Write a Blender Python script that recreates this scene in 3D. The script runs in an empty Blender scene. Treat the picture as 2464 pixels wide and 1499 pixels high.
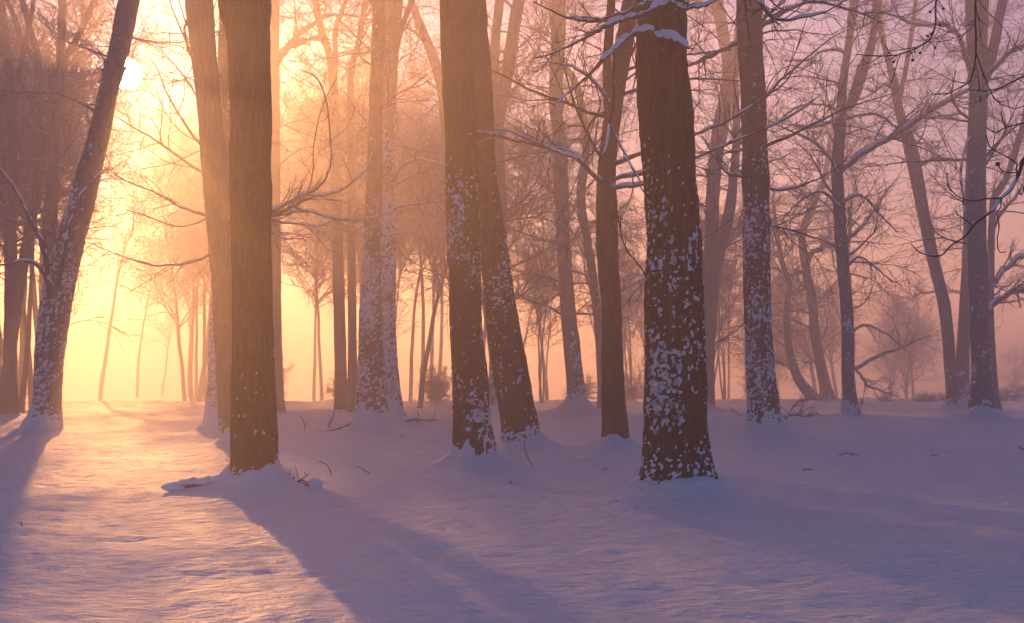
import bpy, math
import numpy as np
from mathutils import Vector

# ------------------------------------------------------------------ camera, sky, sun, exposure
sc = bpy.context.scene
F, U0, V0, H = 2737.8, 1232.0, 911.0, 1.6      # focal length / principal column / horizon row (photo measured at 2464 px), eye height
cam_d = bpy.data.cameras.new('camera'); cam = bpy.data.objects.new('camera', cam_d)
sc.collection.objects.link(cam); sc.camera = cam
cam.location = (0, 0, H); cam.rotation_euler = (math.radians(90), 0, 0)
cam_d.sensor_width = 36; cam_d.lens = 36 * F / 2464
cam_d.shift_y = (V0 - 749.5) / 2464
cam_d.clip_start = 0.1; cam_d.clip_end = 3000

SUN = Vector(((302 - U0) / F, 1.0, (V0 - 177) / F)).normalized()    # towards the sun
SUN_EL = math.asin(SUN.z); SUN_AZ = math.atan2(SUN.x, SUN.y)
world = bpy.data.worlds.new('World'); sc.world = world; world.use_nodes = True
wn, wl = world.node_tree.nodes, world.node_tree.links
wn.clear()
sky = wn.new('ShaderNodeTexSky'); sky.sky_type = 'NISHITA'; sky.sun_disc = False
sky.sun_elevation = SUN_EL; sky.sun_rotation = SUN_AZ
sky.air_density = 1.25; sky.dust_density = 0.4; sky.ozone_density = 10.0; sky.altitude = 0
bg = wn.new('ShaderNodeBackground'); bg.inputs['Strength'].default_value = 0.07
wl.new(sky.outputs[0], bg.inputs['Color'])
# the sun itself: a small bright disc in the sky where the sun stands
geo = wn.new('ShaderNodeTexCoord')
dot = wn.new('ShaderNodeVectorMath'); dot.operation = 'DOT_PRODUCT'; dot.inputs[1].default_value = SUN
nrm = wn.new('ShaderNodeVectorMath'); nrm.operation = 'NORMALIZE'
wl.new(geo.outputs['Generated'], nrm.inputs[0]); wl.new(nrm.outputs[0], dot.inputs[0])
disc = wn.new('ShaderNodeMapRange'); disc.interpolation_type = 'SMOOTHSTEP'
disc.inputs['From Min'].default_value = math.cos(math.radians(0.75)); disc.inputs['From Max'].default_value = math.cos(math.radians(0.45))
wl.new(dot.outputs['Value'], disc.inputs['Value'])
bg2 = wn.new('ShaderNodeBackground'); bg2.inputs['Color'].default_value = (1, .86, .6, 1)
mul = wn.new('ShaderNodeMath'); mul.operation = 'MULTIPLY'; mul.inputs[1].default_value = 220.0
wl.new(disc.outputs[0], mul.inputs[0]); wl.new(mul.outputs[0], bg2.inputs['Strength'])
addw = wn.new('ShaderNodeAddShader'); wl.new(bg.outputs[0], addw.inputs[0]); wl.new(bg2.outputs[0], addw.inputs[1])
out = wn.new('ShaderNodeOutputWorld'); wl.new(addw.outputs[0], out.inputs['Surface'])

sl = bpy.data.lights.new('sun', 'SUN'); sl.energy = 5.0; sl.angle = math.radians(0.53); sl.color = (1.0, 0.43, 0.12)
sun = bpy.data.objects.new('sun', sl); sc.collection.objects.link(sun)
sun.location = (-20, 60, 40); sun.rotation_euler = SUN.to_track_quat('Z', 'Y').to_euler()

sc.view_settings.view_transform = 'Standard'; sc.view_settings.look = 'None'
sc.view_settings.exposure = 0.9; sc.view_settings.gamma = 1.0; sc.view_settings.use_curve_mapping = False
sc.render.engine = 'CYCLES'
cy = sc.cycles
cy.use_denoising = True
cy.max_bounces = 5; cy.diffuse_bounces = 2; cy.glossy_bounces = 1; cy.transmission_bounces = 0
cy.transparent_max_bounces = 4; cy.volume_bounces = 1
cy.sample_clamp_indirect = 6.0; cy.caustics_reflective = False; cy.caustics_refractive = False

HAZE_DENSITY, HAZE_G, HAZE_COLOR = 0.0112, 0.68, (0.98, 0.88, 0.89, 1)

# ------------------------------------------------------------------ helpers
COL = sc.collection
def at(u, v, Y): return np.array(((u - U0) / F * Y, Y, H - (v - V0) / F * Y))
def row_y(v): return H * F / (v - V0)

def _hash(ix, iy, iz, seed):
    h = (ix * 374761393 + iy * 668265263 + iz * 1274126177 + seed * 974634713) & 0xFFFFFFFF
    h = ((h ^ (h >> 13)) * 1103515245) & 0xFFFFFFFF
    return ((h ^ (h >> 16)) & 0xFFFFFF) / float(0xFFFFFF)
def vnoise(x, y, z, seed=0):
    x, y, z = np.broadcast_arrays(np.asarray(x, float), np.asarray(y, float), np.asarray(z, float))
    fx, fy, fz = np.floor(x), np.floor(y), np.floor(z)
    ix, iy, iz = fx.astype(np.int64), fy.astype(np.int64), fz.astype(np.int64)
    a, b, c = x - fx, y - fy, z - fz
    a, b, c = a*a*(3-2*a), b*b*(3-2*b), c*c*(3-2*c)
    r = 0
    for dx in (0, 1):
        for dy in (0, 1):
            for dz in (0, 1):
                w = (a if dx else 1-a) * (b if dy else 1-b) * (c if dz else 1-c)
                r = r + w * _hash(ix+dx, iy+dy, iz+dz, seed)
    return r * 2 - 1
def fbm(x, y, z, seed=0, octv=3, gain=.5):
    r, a = 0, 1.0
    for o in range(octv):
        r = r + a * vnoise(x * 2**o, y * 2**o, z * 2**o, seed + o * 17); a *= gain
    return r
def smooth(a, b, x):
    t = np.clip((x - a) / (b - a), 0, 1); return t*t*(3-2*t)

def mesh_from(name, V, faces_list, smooth_shade=True):
    """V (n,3); faces_list = list of int arrays, each (m,3) or (m,4)"""
    me = bpy.data.meshes.new(name)
    V = np.ascontiguousarray(V, np.float32)
    me.vertices.add(len(V)); me.vertices.foreach_set('co', V.ravel())
    fl = [np.asarray(f, np.int32) for f in faces_list if len(f)]
    loops = np.concatenate([f.ravel() for f in fl]); tot = np.concatenate([np.full(len(f), f.shape[1], np.int32) for f in fl])
    start = np.zeros(len(tot), np.int32); start[1:] = np.cumsum(tot)[:-1]
    me.loops.add(len(loops)); me.loops.foreach_set('vertex_index', loops)
    me.polygons.add(len(tot)); me.polygons.foreach_set('loop_start', start); me.polygons.foreach_set('loop_total', tot)
    if smooth_shade: me.polygons.foreach_set('use_smooth', np.ones(len(tot), bool))
    me.update(); me.validate()
    return me

class MB:
    """collects tubes / blobs, builds ONE mesh object"""
    def __init__(s): s.V, s.Q, s.T, s.n = [], [], [], 0
    def add(s, V, Q=None, T=None):
        if Q is not None and len(Q): s.Q.append(np.asarray(Q) + s.n)
        if T is not None and len(T): s.T.append(np.asarray(T) + s.n)
        s.V.append(V); s.n += len(V)
    def tubes(s, P, R, sides):
        """P (M,K,3) polylines, R (M,K) radii: all at once"""
        P = np.asarray(P, float); R = np.asarray(R, float)
        if P.ndim == 2: P, R = P[None], R[None]
        M, K, _ = P.shape
        T = np.empty_like(P); T[:, 1:-1] = P[:, 2:] - P[:, :-2]; T[:, 0] = P[:, 1] - P[:, 0]; T[:, -1] = P[:, -1] - P[:, -2]
        T /= np.linalg.norm(T, axis=2, keepdims=True) + 1e-9
        mean = P[:, -1] - P[:, 0]; mean = mean / (np.linalg.norm(mean, axis=1, keepdims=True) + 1e-9)
        ref = np.where(np.abs(mean[:, 2:3]) > .75, np.array([[1., .2, 0]]), np.array([[.1, .15, 1.]]))
        A = np.cross(T, ref[:, None, :]); A /= np.linalg.norm(A, axis=2, keepdims=True) + 1e-9
        B = np.cross(T, A)
        th = np.arange(sides) * 2 * math.pi / sides
        V = P[:, :, None, :] + R[:, :, None, None] * (A[:, :, None, :] * np.cos(th)[None, None, :, None] + B[:, :, None, :] * np.sin(th)[None, None, :, None])
        base = (np.arange(M)[:, None, None] * K + np.arange(K - 1)[None, :, None]) * sides
        j = np.arange(sides)[None, None, :]; j2 = (j + 1) % sides
        Q = np.stack([base + j, base + sides + j, base + sides + j2, base + j2], -1).reshape(-1, 4)
        caps = None
        s.add(V.reshape(-1, 3), Q)
        if sides >= 4:
            end = (np.arange(M) * K + K - 1) * sides
            caps = np.concatenate([np.stack([end, end + k + 1, end + k], -1) for k in range(1, sides - 1)])
            s.T.append(caps + s.n - len(V.reshape(-1, 3)))
    def blob(s, c, r, seed=0, rough=.25, n=(10, 7), freq=None):
        c = np.asarray(c, float); r = np.asarray(r, float) * np.ones(3)
        a = np.arange(n[0]) * 2 * math.pi / n[0]; b = np.linspace(-math.pi/2, math.pi/2, n[1])
        D = np.stack([np.cos(b)[:, None] * np.cos(a)[None], np.cos(b)[:, None] * np.sin(a)[None], np.sin(b)[:, None] * np.ones(n[0])[None]], -1)
        q = D * 1.6 + seed * 3.7
        k = 1 + rough * vnoise(q[..., 0], q[..., 1], q[..., 2], seed)
        V = c + D * k[..., None] * r
        i = np.arange(n[1] - 1)[:, None] * n[0]; j = np.arange(n[0])[None]; j2 = (j + 1) % n[0]
        s.add(V.reshape(-1, 3), np.stack([i + j, i + j2, i + n[0] + j2, i + n[0] + j], -1).reshape(-1, 4))
    def build(s, name, mat, parent=None, origin=(0, 0, 0), flat=False):
        me = mesh_from(name, np.concatenate(s.V) - np.asarray(origin, float), s.Q + s.T, not flat)
        o = bpy.data.objects.new(name, me); COL.objects.link(o); me.materials.append(mat)
        if parent is not None: o.parent = parent
        return o

def tag(o, label=None, cat=None, group=None, kind=None):
    if label: o['label'] = label
    if cat: o['category'] = cat
    if group: o['group'] = group
    if kind: o['kind'] = kind
    return o
def empty(name, loc, label, cat, group=None):
    o = bpy.data.objects.new(name, None); COL.objects.link(o); o.location = tuple(float(c) for c in loc); o.empty_display_size = .3
    return tag(o, label, cat, group)

# ------------------------------------------------------------------ materials
def new_mat(name):
    m = bpy.data.materials.new(name); m.use_nodes = True
    n, l = m.node_tree.nodes, m.node_tree.links
    return m, n, l, n['Principled BSDF']
def noise_node(n, l, scale, detail=4, vec=None, rough=.55):
    t = n.new('ShaderNodeTexNoise'); t.inputs['Scale'].default_value = scale; t.inputs['Detail'].default_value = detail
    t.inputs['Roughness'].default_value = rough
    if vec is not None: l.new(vec, t.inputs['Vector'])
    return t
def mapping(n, l, scale, coord='Object'):
    tc = n.new('ShaderNodeTexCoord'); mp = n.new('ShaderNodeMapping'); mp.inputs['Scale'].default_value = scale
    l.new(tc.outputs[coord], mp.inputs['Vector']); return mp.outputs[0]
def ramp(n, l, fac, stops):
    r = n.new('ShaderNodeValToRGB'); e = r.color_ramp.elements
    e[0].position, e[0].color = stops[0][0], (*stops[0][1], 1); e[1].position, e[1].color = stops[-1][0], (*stops[-1][1], 1)
    for p, c in stops[1:-1]:
        k = e.new(p); k.color = (*c, 1)
    l.new(fac, r.inputs[0]); return r.outputs[0]

def snow_material(name='snow', fine=1.0, bumps=True):
    m, n, l, p = new_mat(name)
    tc = mapping(n, l, (1, 1, 1))
    c = noise_node(n, l, 1.3, 3, tc)
    l.new(ramp(n, l, c.outputs[0], [(.3, (.80, .83, .88)), (.7, (.86, .87, .89))]), p.inputs['Base Color'])
    p.inputs['Roughness'].default_value = .55; p.inputs['Specular IOR Level'].default_value = .35
    if bumps:
        st = mapping(n, l, (1.0, 2.2, 1.0))
        a = noise_node(n, l, 5.0 * fine, 5, st, .6); b = noise_node(n, l, 60.0, 2, tc)
        b1 = n.new('ShaderNodeBump'); b1.inputs['Strength'].default_value = .8; b1.inputs['Distance'].default_value = .18
        b2 = n.new('ShaderNodeBump'); b2.inputs['Strength'].default_value = .7; b2.inputs['Distance'].default_value = .012
        l.new(a.outputs[0], b1.inputs['Height']); l.new(b.outputs[0], b2.inputs['Height'])
        l.new(b1.outputs[0], b2.inputs['Normal']); l.new(b2.outputs[0], p.inputs['Normal'])
    else:
        b = noise_node(n, l, 45.0, 3, tc)
        b2 = n.new('ShaderNodeBump'); b2.inputs['Strength'].default_value = .4; b2.inputs['Distance'].default_value = .01
        l.new(b.outputs[0], b2.inputs['Height']); l.new(b2.outputs[0], p.inputs['Normal'])
    return m

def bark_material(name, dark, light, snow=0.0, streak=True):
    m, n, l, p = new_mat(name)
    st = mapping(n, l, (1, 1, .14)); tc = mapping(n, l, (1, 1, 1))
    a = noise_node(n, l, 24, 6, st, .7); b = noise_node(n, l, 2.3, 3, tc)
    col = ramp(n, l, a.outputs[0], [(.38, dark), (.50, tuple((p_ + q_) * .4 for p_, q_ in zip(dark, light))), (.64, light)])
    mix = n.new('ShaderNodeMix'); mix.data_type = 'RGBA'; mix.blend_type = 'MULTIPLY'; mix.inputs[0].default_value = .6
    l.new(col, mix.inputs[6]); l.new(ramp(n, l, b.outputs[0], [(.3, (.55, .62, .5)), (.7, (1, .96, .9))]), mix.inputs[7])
    cur = mix.outputs[2]
    if snow > 0:      # snow lying on the upper side of twigs and boughs
        g = n.new('ShaderNodeNewGeometry'); sx = n.new('ShaderNodeSeparateXYZ'); l.new(g.outputs['Normal'], sx.inputs[0])
        nz = noise_node(n, l, 6.0, 3, tc)
        ad = n.new('ShaderNodeMath'); ad.operation = 'MULTIPLY_ADD'; ad.inputs[1].default_value = 1.6; l.new(nz.outputs[0], ad.inputs[0])
        l.new(sx.outputs['Z'], ad.inputs[2])
        mr = n.new('ShaderNodeMapRange'); mr.inputs['From Min'].default_value = 1.75 - snow; mr.inputs['From Max'].default_value = 1.95 - snow
        l.new(ad.outputs[0], mr.inputs['Value'])
        m2 = n.new('ShaderNodeMix'); m2.data_type = 'RGBA'; l.new(mr.outputs[0], m2.inputs[0]); l.new(cur, m2.inputs[6])
        m2.inputs[7].default_value = (.80, .83, .88, 1); cur = m2.outputs[2]
    l.new(cur, p.inputs['Base Color'])
    p.inputs['Roughness'].default_value = .9; p.inputs['Specular IOR Level'].default_value = .15
    if streak:
        bp = n.new('ShaderNodeBump'); bp.inputs['Strength'].default_value = .8; bp.inputs['Distance'].default_value = .02
        l.new(a.outputs[0], bp.inputs['Height']); l.new(bp.outputs[0], p.inputs['Normal'])
    return m

SNOW = snow_material('snow_cover'); SNOW_B = snow_material('snow_clump', bumps=False)
def powder_material():
    m, n, l, p = new_mat('powder_snow_on_bark')
    tc = mapping(n, l, (1, 1, 1)); a = noise_node(n, l, 70, 4, tc, .7); b = noise_node(n, l, 9, 3, tc)
    add = n.new('ShaderNodeMath'); add.operation = 'ADD'; l.new(a.outputs[0], add.inputs[0]); l.new(b.outputs[0], add.inputs[1])
    l.new(ramp(n, l, add.outputs[0], [(.40, (.14, .12, .10)), (.53, (.70, .72, .76))]), p.inputs['Base Color'])
    hf = n.new('ShaderNodeMath'); hf.operation = 'MULTIPLY'; hf.inputs[1].default_value = .5; l.new(add.outputs[0], hf.inputs[0])
    r_ = [x for x in n if x.type == 'VALTORGB'][0]; 
    tcz = n.new('ShaderNodeTexCoord'); sz = n.new('ShaderNodeSeparateXYZ'); l.new(tcz.outputs['Object'], sz.inputs[0])
    low = n.new('ShaderNodeMapRange'); low.inputs['From Min'].default_value = .35; low.inputs['From Max'].default_value = .95; low.inputs['To Min'].default_value = .16; low.inputs['To Max'].default_value = 0
    l.new(sz.outputs['Z'], low.inputs['Value'])          # packed drift snow close to the ground covers the bark fully
    s2 = n.new('ShaderNodeMath'); s2.operation = 'ADD'; l.new(hf.outputs[0], s2.inputs[0]); l.new(low.outputs[0], s2.inputs[1]); l.new(s2.outputs[0], r_.inputs[0])
    p.inputs['Roughness'].default_value = .8; p.inputs['Specular IOR Level'].default_value = .2
    bp = n.new('ShaderNodeBump'); bp.inputs['Strength'].default_value = .6; bp.inputs['Distance'].default_value = .01
    l.new(a.outputs[0], bp.inputs['Height']); l.new(bp.outputs[0], p.inputs['Normal'])
    return m
POWDER = powder_material()
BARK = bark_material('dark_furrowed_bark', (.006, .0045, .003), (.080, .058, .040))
BARK_G = bark_material('grey_bark', (.06, .05, .042), (.20, .17, .14), snow=.0)
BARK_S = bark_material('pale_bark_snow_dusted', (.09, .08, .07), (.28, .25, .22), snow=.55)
LIMB = bark_material('bough_bark_with_snow', (.030, .022, .016), (.085, .062, .045), snow=.5, streak=False)
TWIG = bark_material('twig_bark', (.028, .020, .014), (.07, .05, .035), snow=.35, streak=False)
WOOD = bark_material('weathered_wood', (.28, .24, .22), (.45, .40, .38), snow=.8)
DRY = bark_material('dry_stick', (.03, .022, .015), (.09, .06, .04), streak=False)

# ------------------------------------------------------------------ branching (all vectorised)
def unit(a): return a / (np.linalg.norm(a, axis=-1, keepdims=True) + 1e-9)
def grow(rng, start, d, length, r0, K, wander, up, taper=.8, curl=None):
    M = len(start); P = np.empty((M, K, 3)); P[:, 0] = start; d = unit(d.copy())
    drift = rng.normal(size=(M, 3)) * wander * .6
    for k in range(1, K):
        d = unit(d + rng.normal(size=(M, 3)) * wander + drift + np.array([0, 0, up]))
        P[:, k] = P[:, k-1] + d * (length / (K - 1))[:, None]
    t = np.linspace(0, 1, K)[None]
    return P, r0[:, None] * (1 - taper * t)
def spawn(rng, P, R, n, t0, t1, ang, flat=.0, len_k=.5, len_j=.35, r_k=.55, rmin=.003):
    """n children on each parent polyline -> start, dir, length, radius"""
    M, K, _ = P.shape
    t = np.sort(rng.uniform(t0, t1, (M, n)), axis=1); f = t * (K - 1); i = np.minimum(f.astype(int), K - 2); w = f - i
    m = np.arange(M)[:, None]
    S = P[m, i] * (1 - w)[..., None] + P[m, i+1] * w[..., None]; Tn = unit(P[m, i+1] - P[m, i])
    r = R[m, i] * (1 - w) + R[m, i+1] * w
    plen = np.linalg.norm(np.diff(P, axis=1), axis=2).sum(1)
    q = rng.normal(size=(M, n, 3)); q[..., 2] *= (1 - flat); q = q - (q * Tn).sum(-1, keepdims=True) * Tn; q = unit(q)
    a = rng.uniform(*ang, (M, n))[..., None]
    D = Tn * np.cos(a) + q * np.sin(a)
    L = plen[:, None] * len_k * (1 - .5 * t) * (1 + len_j * rng.uniform(-1, 1, (M, n)))
    return S.reshape(-1, 3), D.reshape(-1, 3), L.ravel(), np.maximum(r.ravel() * r_k, rmin)
def resample(pts, n):
    pts = np.asarray(pts, float); s = np.concatenate([[0], np.cumsum(np.linalg.norm(np.diff(pts[:, :3], axis=0), axis=1))])
    x = np.linspace(0, s[-1], n)
    # Catmull-Rom through the points
    out = np.empty((n, pts.shape[1])); P = np.vstack([2*pts[0]-pts[1], pts, 2*pts[-1]-pts[-2]])
    for k in range(n):
        i = min(np.searchsorted(s, x[k], 'right') - 1, len(pts) - 2); i = max(i, 0)
        t = (x[k] - s[i]) / max(s[i+1] - s[i], 1e-9)
        p0, p1, p2, p3 = P[i], P[i+1], P[i+2], P[i+3]
        out[k] = .5 * (2*p1 + (p2-p0)*t + (2*p0-5*p1+4*p2-p3)*t*t + (3*p1-p0-3*p2+p3)*t**3)
    return out
def twig_levels(rng, mb, P, R, n1, n2, n3=0, len1=.45, up=.02, flat=.5, rmin=.004, t0=.15, sides=(4, 3, 3), lenmax=2.2):
    S, D, L, r = spawn(rng, P, R, n1, t0, 1.0, (.5, 1.15), flat, len1 * 1.5, .5, .45, rmin * 1.5); L = np.minimum(L, lenmax * 1.7 * rng.uniform(.5, 1, len(L)))
    P1, R1 = grow(rng, S, D, L, r, 8, .11, up, .7); mb.tubes(P1, R1, sides[0])
    if not n2: return
    S, D, L, r = spawn(rng, P1, R1, n2, .15, 1.0, (.4, 1.0), flat * .6, .55, .4, .6, rmin)
    P2, R2 = grow(rng, S, D, L, r, 5, .15, up, .55); mb.tubes(P2, R2, sides[1])
    if not n3: return
    S, D, L, r = spawn(rng, P2, R2, n3, .2, 1.0, (.4, 1.0), .2, .5, .4, .7, rmin * .8)
    P3, R3 = grow(rng, S, D, L, r, 4, .22, up, .4); mb.tubes(P3, R3, sides[2])

def snow_ridge(mb, pts, rad, thick, seed, cover=.3):
    """snow lying along the top of a bough: a lumpy ridge, broken where it has fallen off"""
    n = max(8, int(np.linalg.norm(np.diff(pts, axis=0), axis=1).sum() / .05)); n = min(n, 70)
    q = resample(np.column_stack([pts, rad]), n); c, r = q[:, :3], np.maximum(q[:, 3], .002)
    s = np.arange(n)
    k = np.clip(vnoise(s * .19, seed * 7.3, 0, seed) + .35 * vnoise(s * .6, seed, 3, seed) + cover, -.2, 1)
    k[:1] *= .3; k[-1:] = -.1
    R = np.where(k > 0, (r * .8 + thick * .55 * (r / r.max()) ** .6) * np.clip(k * 2.2, .25, 1), .0015)
    Z = np.where(k > 0, r * .35 + R * .55, 0)
    c = c.copy(); c[:, 2] += Z
    mb.tubes(c, R, 8)

# ------------------------------------------------------------------ one traced tree
MOUNDS = []       # (x, y, trunk radius, height, width) for the snow banked against each trunk
def trunk_shape(rng, mb, snow_mb, pts, Y, seed, cell, zfine, ridge, snow=None, z_low=-.4, stem=False):
    """pts (k,4) x,y,z,r bottom -> top. Displaced bark tube + a shell of snow stuck to it"""
    pts = np.asarray(pts, float)
    L = np.linalg.norm(np.diff(pts[:, :3], axis=0), axis=1).sum()
    nf = max(12, int(L / cell / 1.3)); nf = min(nf, 620)
    q = resample(pts, nf)
    rm = np.median(q[:, 3]); sides = int(np.clip(2 * math.pi * rm / cell, 10, 150))
    th = np.arange(sides) * 2 * math.pi / sides
    T = np.gradient(q[:, :3], axis=0); T = unit(T)
    A = unit(np.cross(np.tile([0., 1., 0.], (nf, 1)), T)); B = np.cross(T, A)      # A ~ +x, B ~ +y
    N = A[:, None] * np.cos(th)[None, :, None] + B[:, None] * np.sin(th)[None, :, None]
    C = q[:, None, :3] + N * q[:, None, 3:4]
    x, y, z = C[..., 0], C[..., 1], C[..., 2]
    rid = fbm(x * 21, y * 21, z * 2.4, seed, 3, .6) * ridge + fbm(x * 3, y * 3, z * 1.2, seed + 5, 2) * rm * .06
    flare = np.exp(-np.maximum(z - pts[0, 2], 0) / .35)
    if not stem: rid = rid + flare * rm * .22 * vnoise(np.cos(th)[None] * 2.2, np.sin(th)[None] * 2.2, z * .4, seed + 9)
    V = C + N * rid[..., None]
    i = np.arange(nf - 1)[:, None] * sides; j = np.arange(sides)[None]; j2 = (j + 1) % sides
    Q = np.stack([i + j, i + j2, i + sides + j2, i + sides + j], -1).reshape(-1, 4)
    mb.add(V.reshape(-1, 3), Q)
    if snow and snow_mb is not None:
        phi, cov, spread, collar, zmax, size = snow        # side (rad), coverage, angular focus, collar height, top, patch frequency
        k = fbm(x * size, y * size, z * size * 1.35, seed + 31, 4, .75) * .56 - .30 * np.clip(rid / ridge, -1, 1)
        k = k + .35 * vnoise(x * 2.2, y * 2.2, z * 1.6, seed + 41)
        dth = np.cos(th - phi)[None]
        zz = z - .05
        thr = 1.0 - cov - spread * dth * .35
        thr = thr + smooth(zmax * .5, zmax, zz) * .6
        thr = thr - .95 * smooth(collar * 1.9, collar * .55, zz + .18 * vnoise(x * 5, y * 5, z * 2, seed + 77))
        t = (k - thr) * .10
        tk = np.clip(t, -.012, .022 + .02 * smooth(collar * 1.5, 0, zz))
        VS = V + N * tk[..., None]
        VS[..., 2] -= np.clip(tk, 0, 1) * .2
        ok = (t > 0).ravel()
        keep = ok[Q].any(1)
        if keep.sum() > 4:
            used = np.unique(Q[keep]); remap = -np.ones(nf * sides, np.int64); remap[used] = np.arange(len(used))
            snow_mb.add(VS.reshape(-1, 3)[used], remap[Q[keep]])
    return q

def traced_tree(label, base_v, pts, z_top=13, stems=(), limbs=(), snow=None, mat=None, seed=1, ridge=.013, mound=.25, mound_w=.3,
                crown=None, group='tall trees standing in the snow', cat='tree', name='bare_tree', lean_y=0.0, limb_mat=None, Y=None, lowtwig=None):
    rng = np.random.default_rng(seed)
    Y = Y or row_y(base_v); mat = mat or BARK
    k = Y / F
    top_frame = H + V0 / F * Y
    P = [(*at(u, v, Y), w * k / 2) for u, v, w in pts]
    P = np.array(P); P[:, 1] += lean_y * np.linspace(0, 1, len(P)) + rng.normal(size=len(P)) * .03
    zb = P[0, 2]
    root = np.array([P[0, 0], P[0, 1], 0.0])
    low = P[0].copy(); low[2] = min(zb, 0) - .35; low[3] *= 1.08
    d = unit(P[-1, :3] - P[-3, :3])
    up = []
    zt = max(z_top, P[-1, 2] + 1.5); n_up = 4
    for s in range(1, n_up + 1):
        h = (zt - P[-1, 2]) * s / n_up
        dd = d[:2] / max(d[2], .3) * h * (.8 - .1 * s)
        up.append([P[-1, 0] + dd[0] + rng.normal() * .1, P[-1, 1] + dd[1] + rng.normal() * .1, P[-1, 2] + h, P[-1, 3] * (1 - .22 * s)])
    full = np.vstack([low[None], P, np.array(up)])
    e = empty(name, root, label, cat, group)
    mb, sb = MB(), MB()
    cell = max(.016, Y * .0011)
    q = trunk_shape(rng, mb, sb, full, Y, seed, cell, top_frame, ridge, snow)
    stem_q = []
    for st in stems:
        S = np.array([(*at(u, v, Y + (p[0] if p else 0)), w * k / 2) for u, v, w, *p in st])
        S[:, 1] += rng.normal(size=len(S)) * .05
        d = unit(S[-1, :3] - S[-2, :3]); ex = []
        for s in range(1, 4):
            ex.append([*(S[-1, :3] + d * s * 1.4 + np.array([0, 0, .2 * s])), S[-1, 3] * (1 - .28 * s)])
        sq = trunk_shape(rng, mb, None, np.vstack([S, ex]), Y, seed + 3, cell * 1.3, top_frame, ridge * .6, None, stem=True); stem_q.append(sq)
    mb.build('trunk', mat, e, root)
    if sb.n: tag(sb.build('bark_snow', POWDER, e, root), 'snow patches stuck to the bark', kind='stuff')
    # boughs that can be followed in the picture: one part each, twigs and lying snow below it
    for li, lb in enumerate(limbs):
        dy = lb.get('dy', 0.0); y0 = lb.get('y0', 0.0); n = len(lb['p'])
        L = np.array([(*at(u, v, Y + y0 + dy * i / (n - 1)), w * k / 2) for i, (u, v, w) in enumerate(lb['p'])])
        Lq = resample(L, max(10, n * 4)); Lq[:, :3] += rng.normal(size=(len(Lq), 3)) * Lq[:, 3:4] * .25
        bm = MB(); bm.tubes(Lq[:, :3], np.maximum(Lq[:, 3], .003), 8)
        bo = bm.build('branch', limb_mat or LIMB, e, root)
        if lb.get('tw', (6, 4)):
            tb = MB(); a, b, *c = lb.get('tw', (6, 4)); 
            twig_levels(rng, tb, Lq[None, :, :3], np.maximum(Lq[None, :, 3], .003), a, b, c[0] if c else 0, lb.get('tl', .4), lb.get('up', .03), lb.get('flat', .35), max(.0035, Y * .00018), lb.get('t0', .2), lenmax=lb.get('lm', 2.2))
            tag(tb.build('twigs', TWIG, bo, root), kind='stuff')
        th = lb.get('snow', .02)
        if th:
            s2 = MB(); snow_ridge(s2, Lq[:, :3], Lq[:, 3], th, seed * 13 + li, lb.get('cover', .35)); tag(s2.build('lying_snow', SNOW_B, bo, root), kind='stuff')
        for bu, bv, br in lb.get('balls', ()):
            c = at(bu, bv, Y + y0 + dy); m2 = MB(); m2.blob(c, br * k, int(bu), .12, (9, 7)); m2.build('seed_ball', DRY, e, root)
    # the crown: generic boughs and twigs
    if crown:
        cb = MB(); tb = MB()
        nl, z0, ll, n1, n2, n3 = crown
        for Q, num in [(q, nl)] + [(s, max(2, nl // 3)) for s in stem_q]:
            zz = Q[:, 2]; cand = np.where(zz > max(z0, zz.min() + .3))[0]
            if len(cand) < 3: continue
            ids = np.sort(rng.choice(cand, num)); S = Q[ids, :3]
            az = rng.uniform(0, 2*math.pi, num); el = rng.uniform(.05, .75, num)
            D = np.stack([np.cos(az)*np.cos(el), np.sin(az)*np.cos(el), np.sin(el)], -1)
            frac = (zz[ids] - zz.min()) / (zz.max() - zz.min() + 1e-6)
            LN = ll * (1.15 - .55 * frac) * rng.uniform(.6, 1.25, num); r0 = np.maximum(np.minimum(Q[ids, 3] * .42, LN * .014), Y * .00028)
            PL, RL = grow(rng, S, D, LN, r0, 9, .13, .0, .85)
            cb.tubes(PL, RL, 5)
            twig_levels(rng, tb, PL, RL, n1, n2, n3, .5, .012, .3, max(.0035, Y * .00017))
        c_o = cb.build('crown', LIMB, e, root); tag(tb.build('twigs', TWIG, c_o, root), kind='stuff')
    if mound: MOUNDS.append((root[0], root[1], P[0, 3], mound, mound_w, seed))
    return e

# ------------------------------------------------------------------ the trees that can be told apart
D2 = math.pi / 180
FRONT, LEFT, RIGHT = -90 * D2, 180 * D2, 0.0
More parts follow.
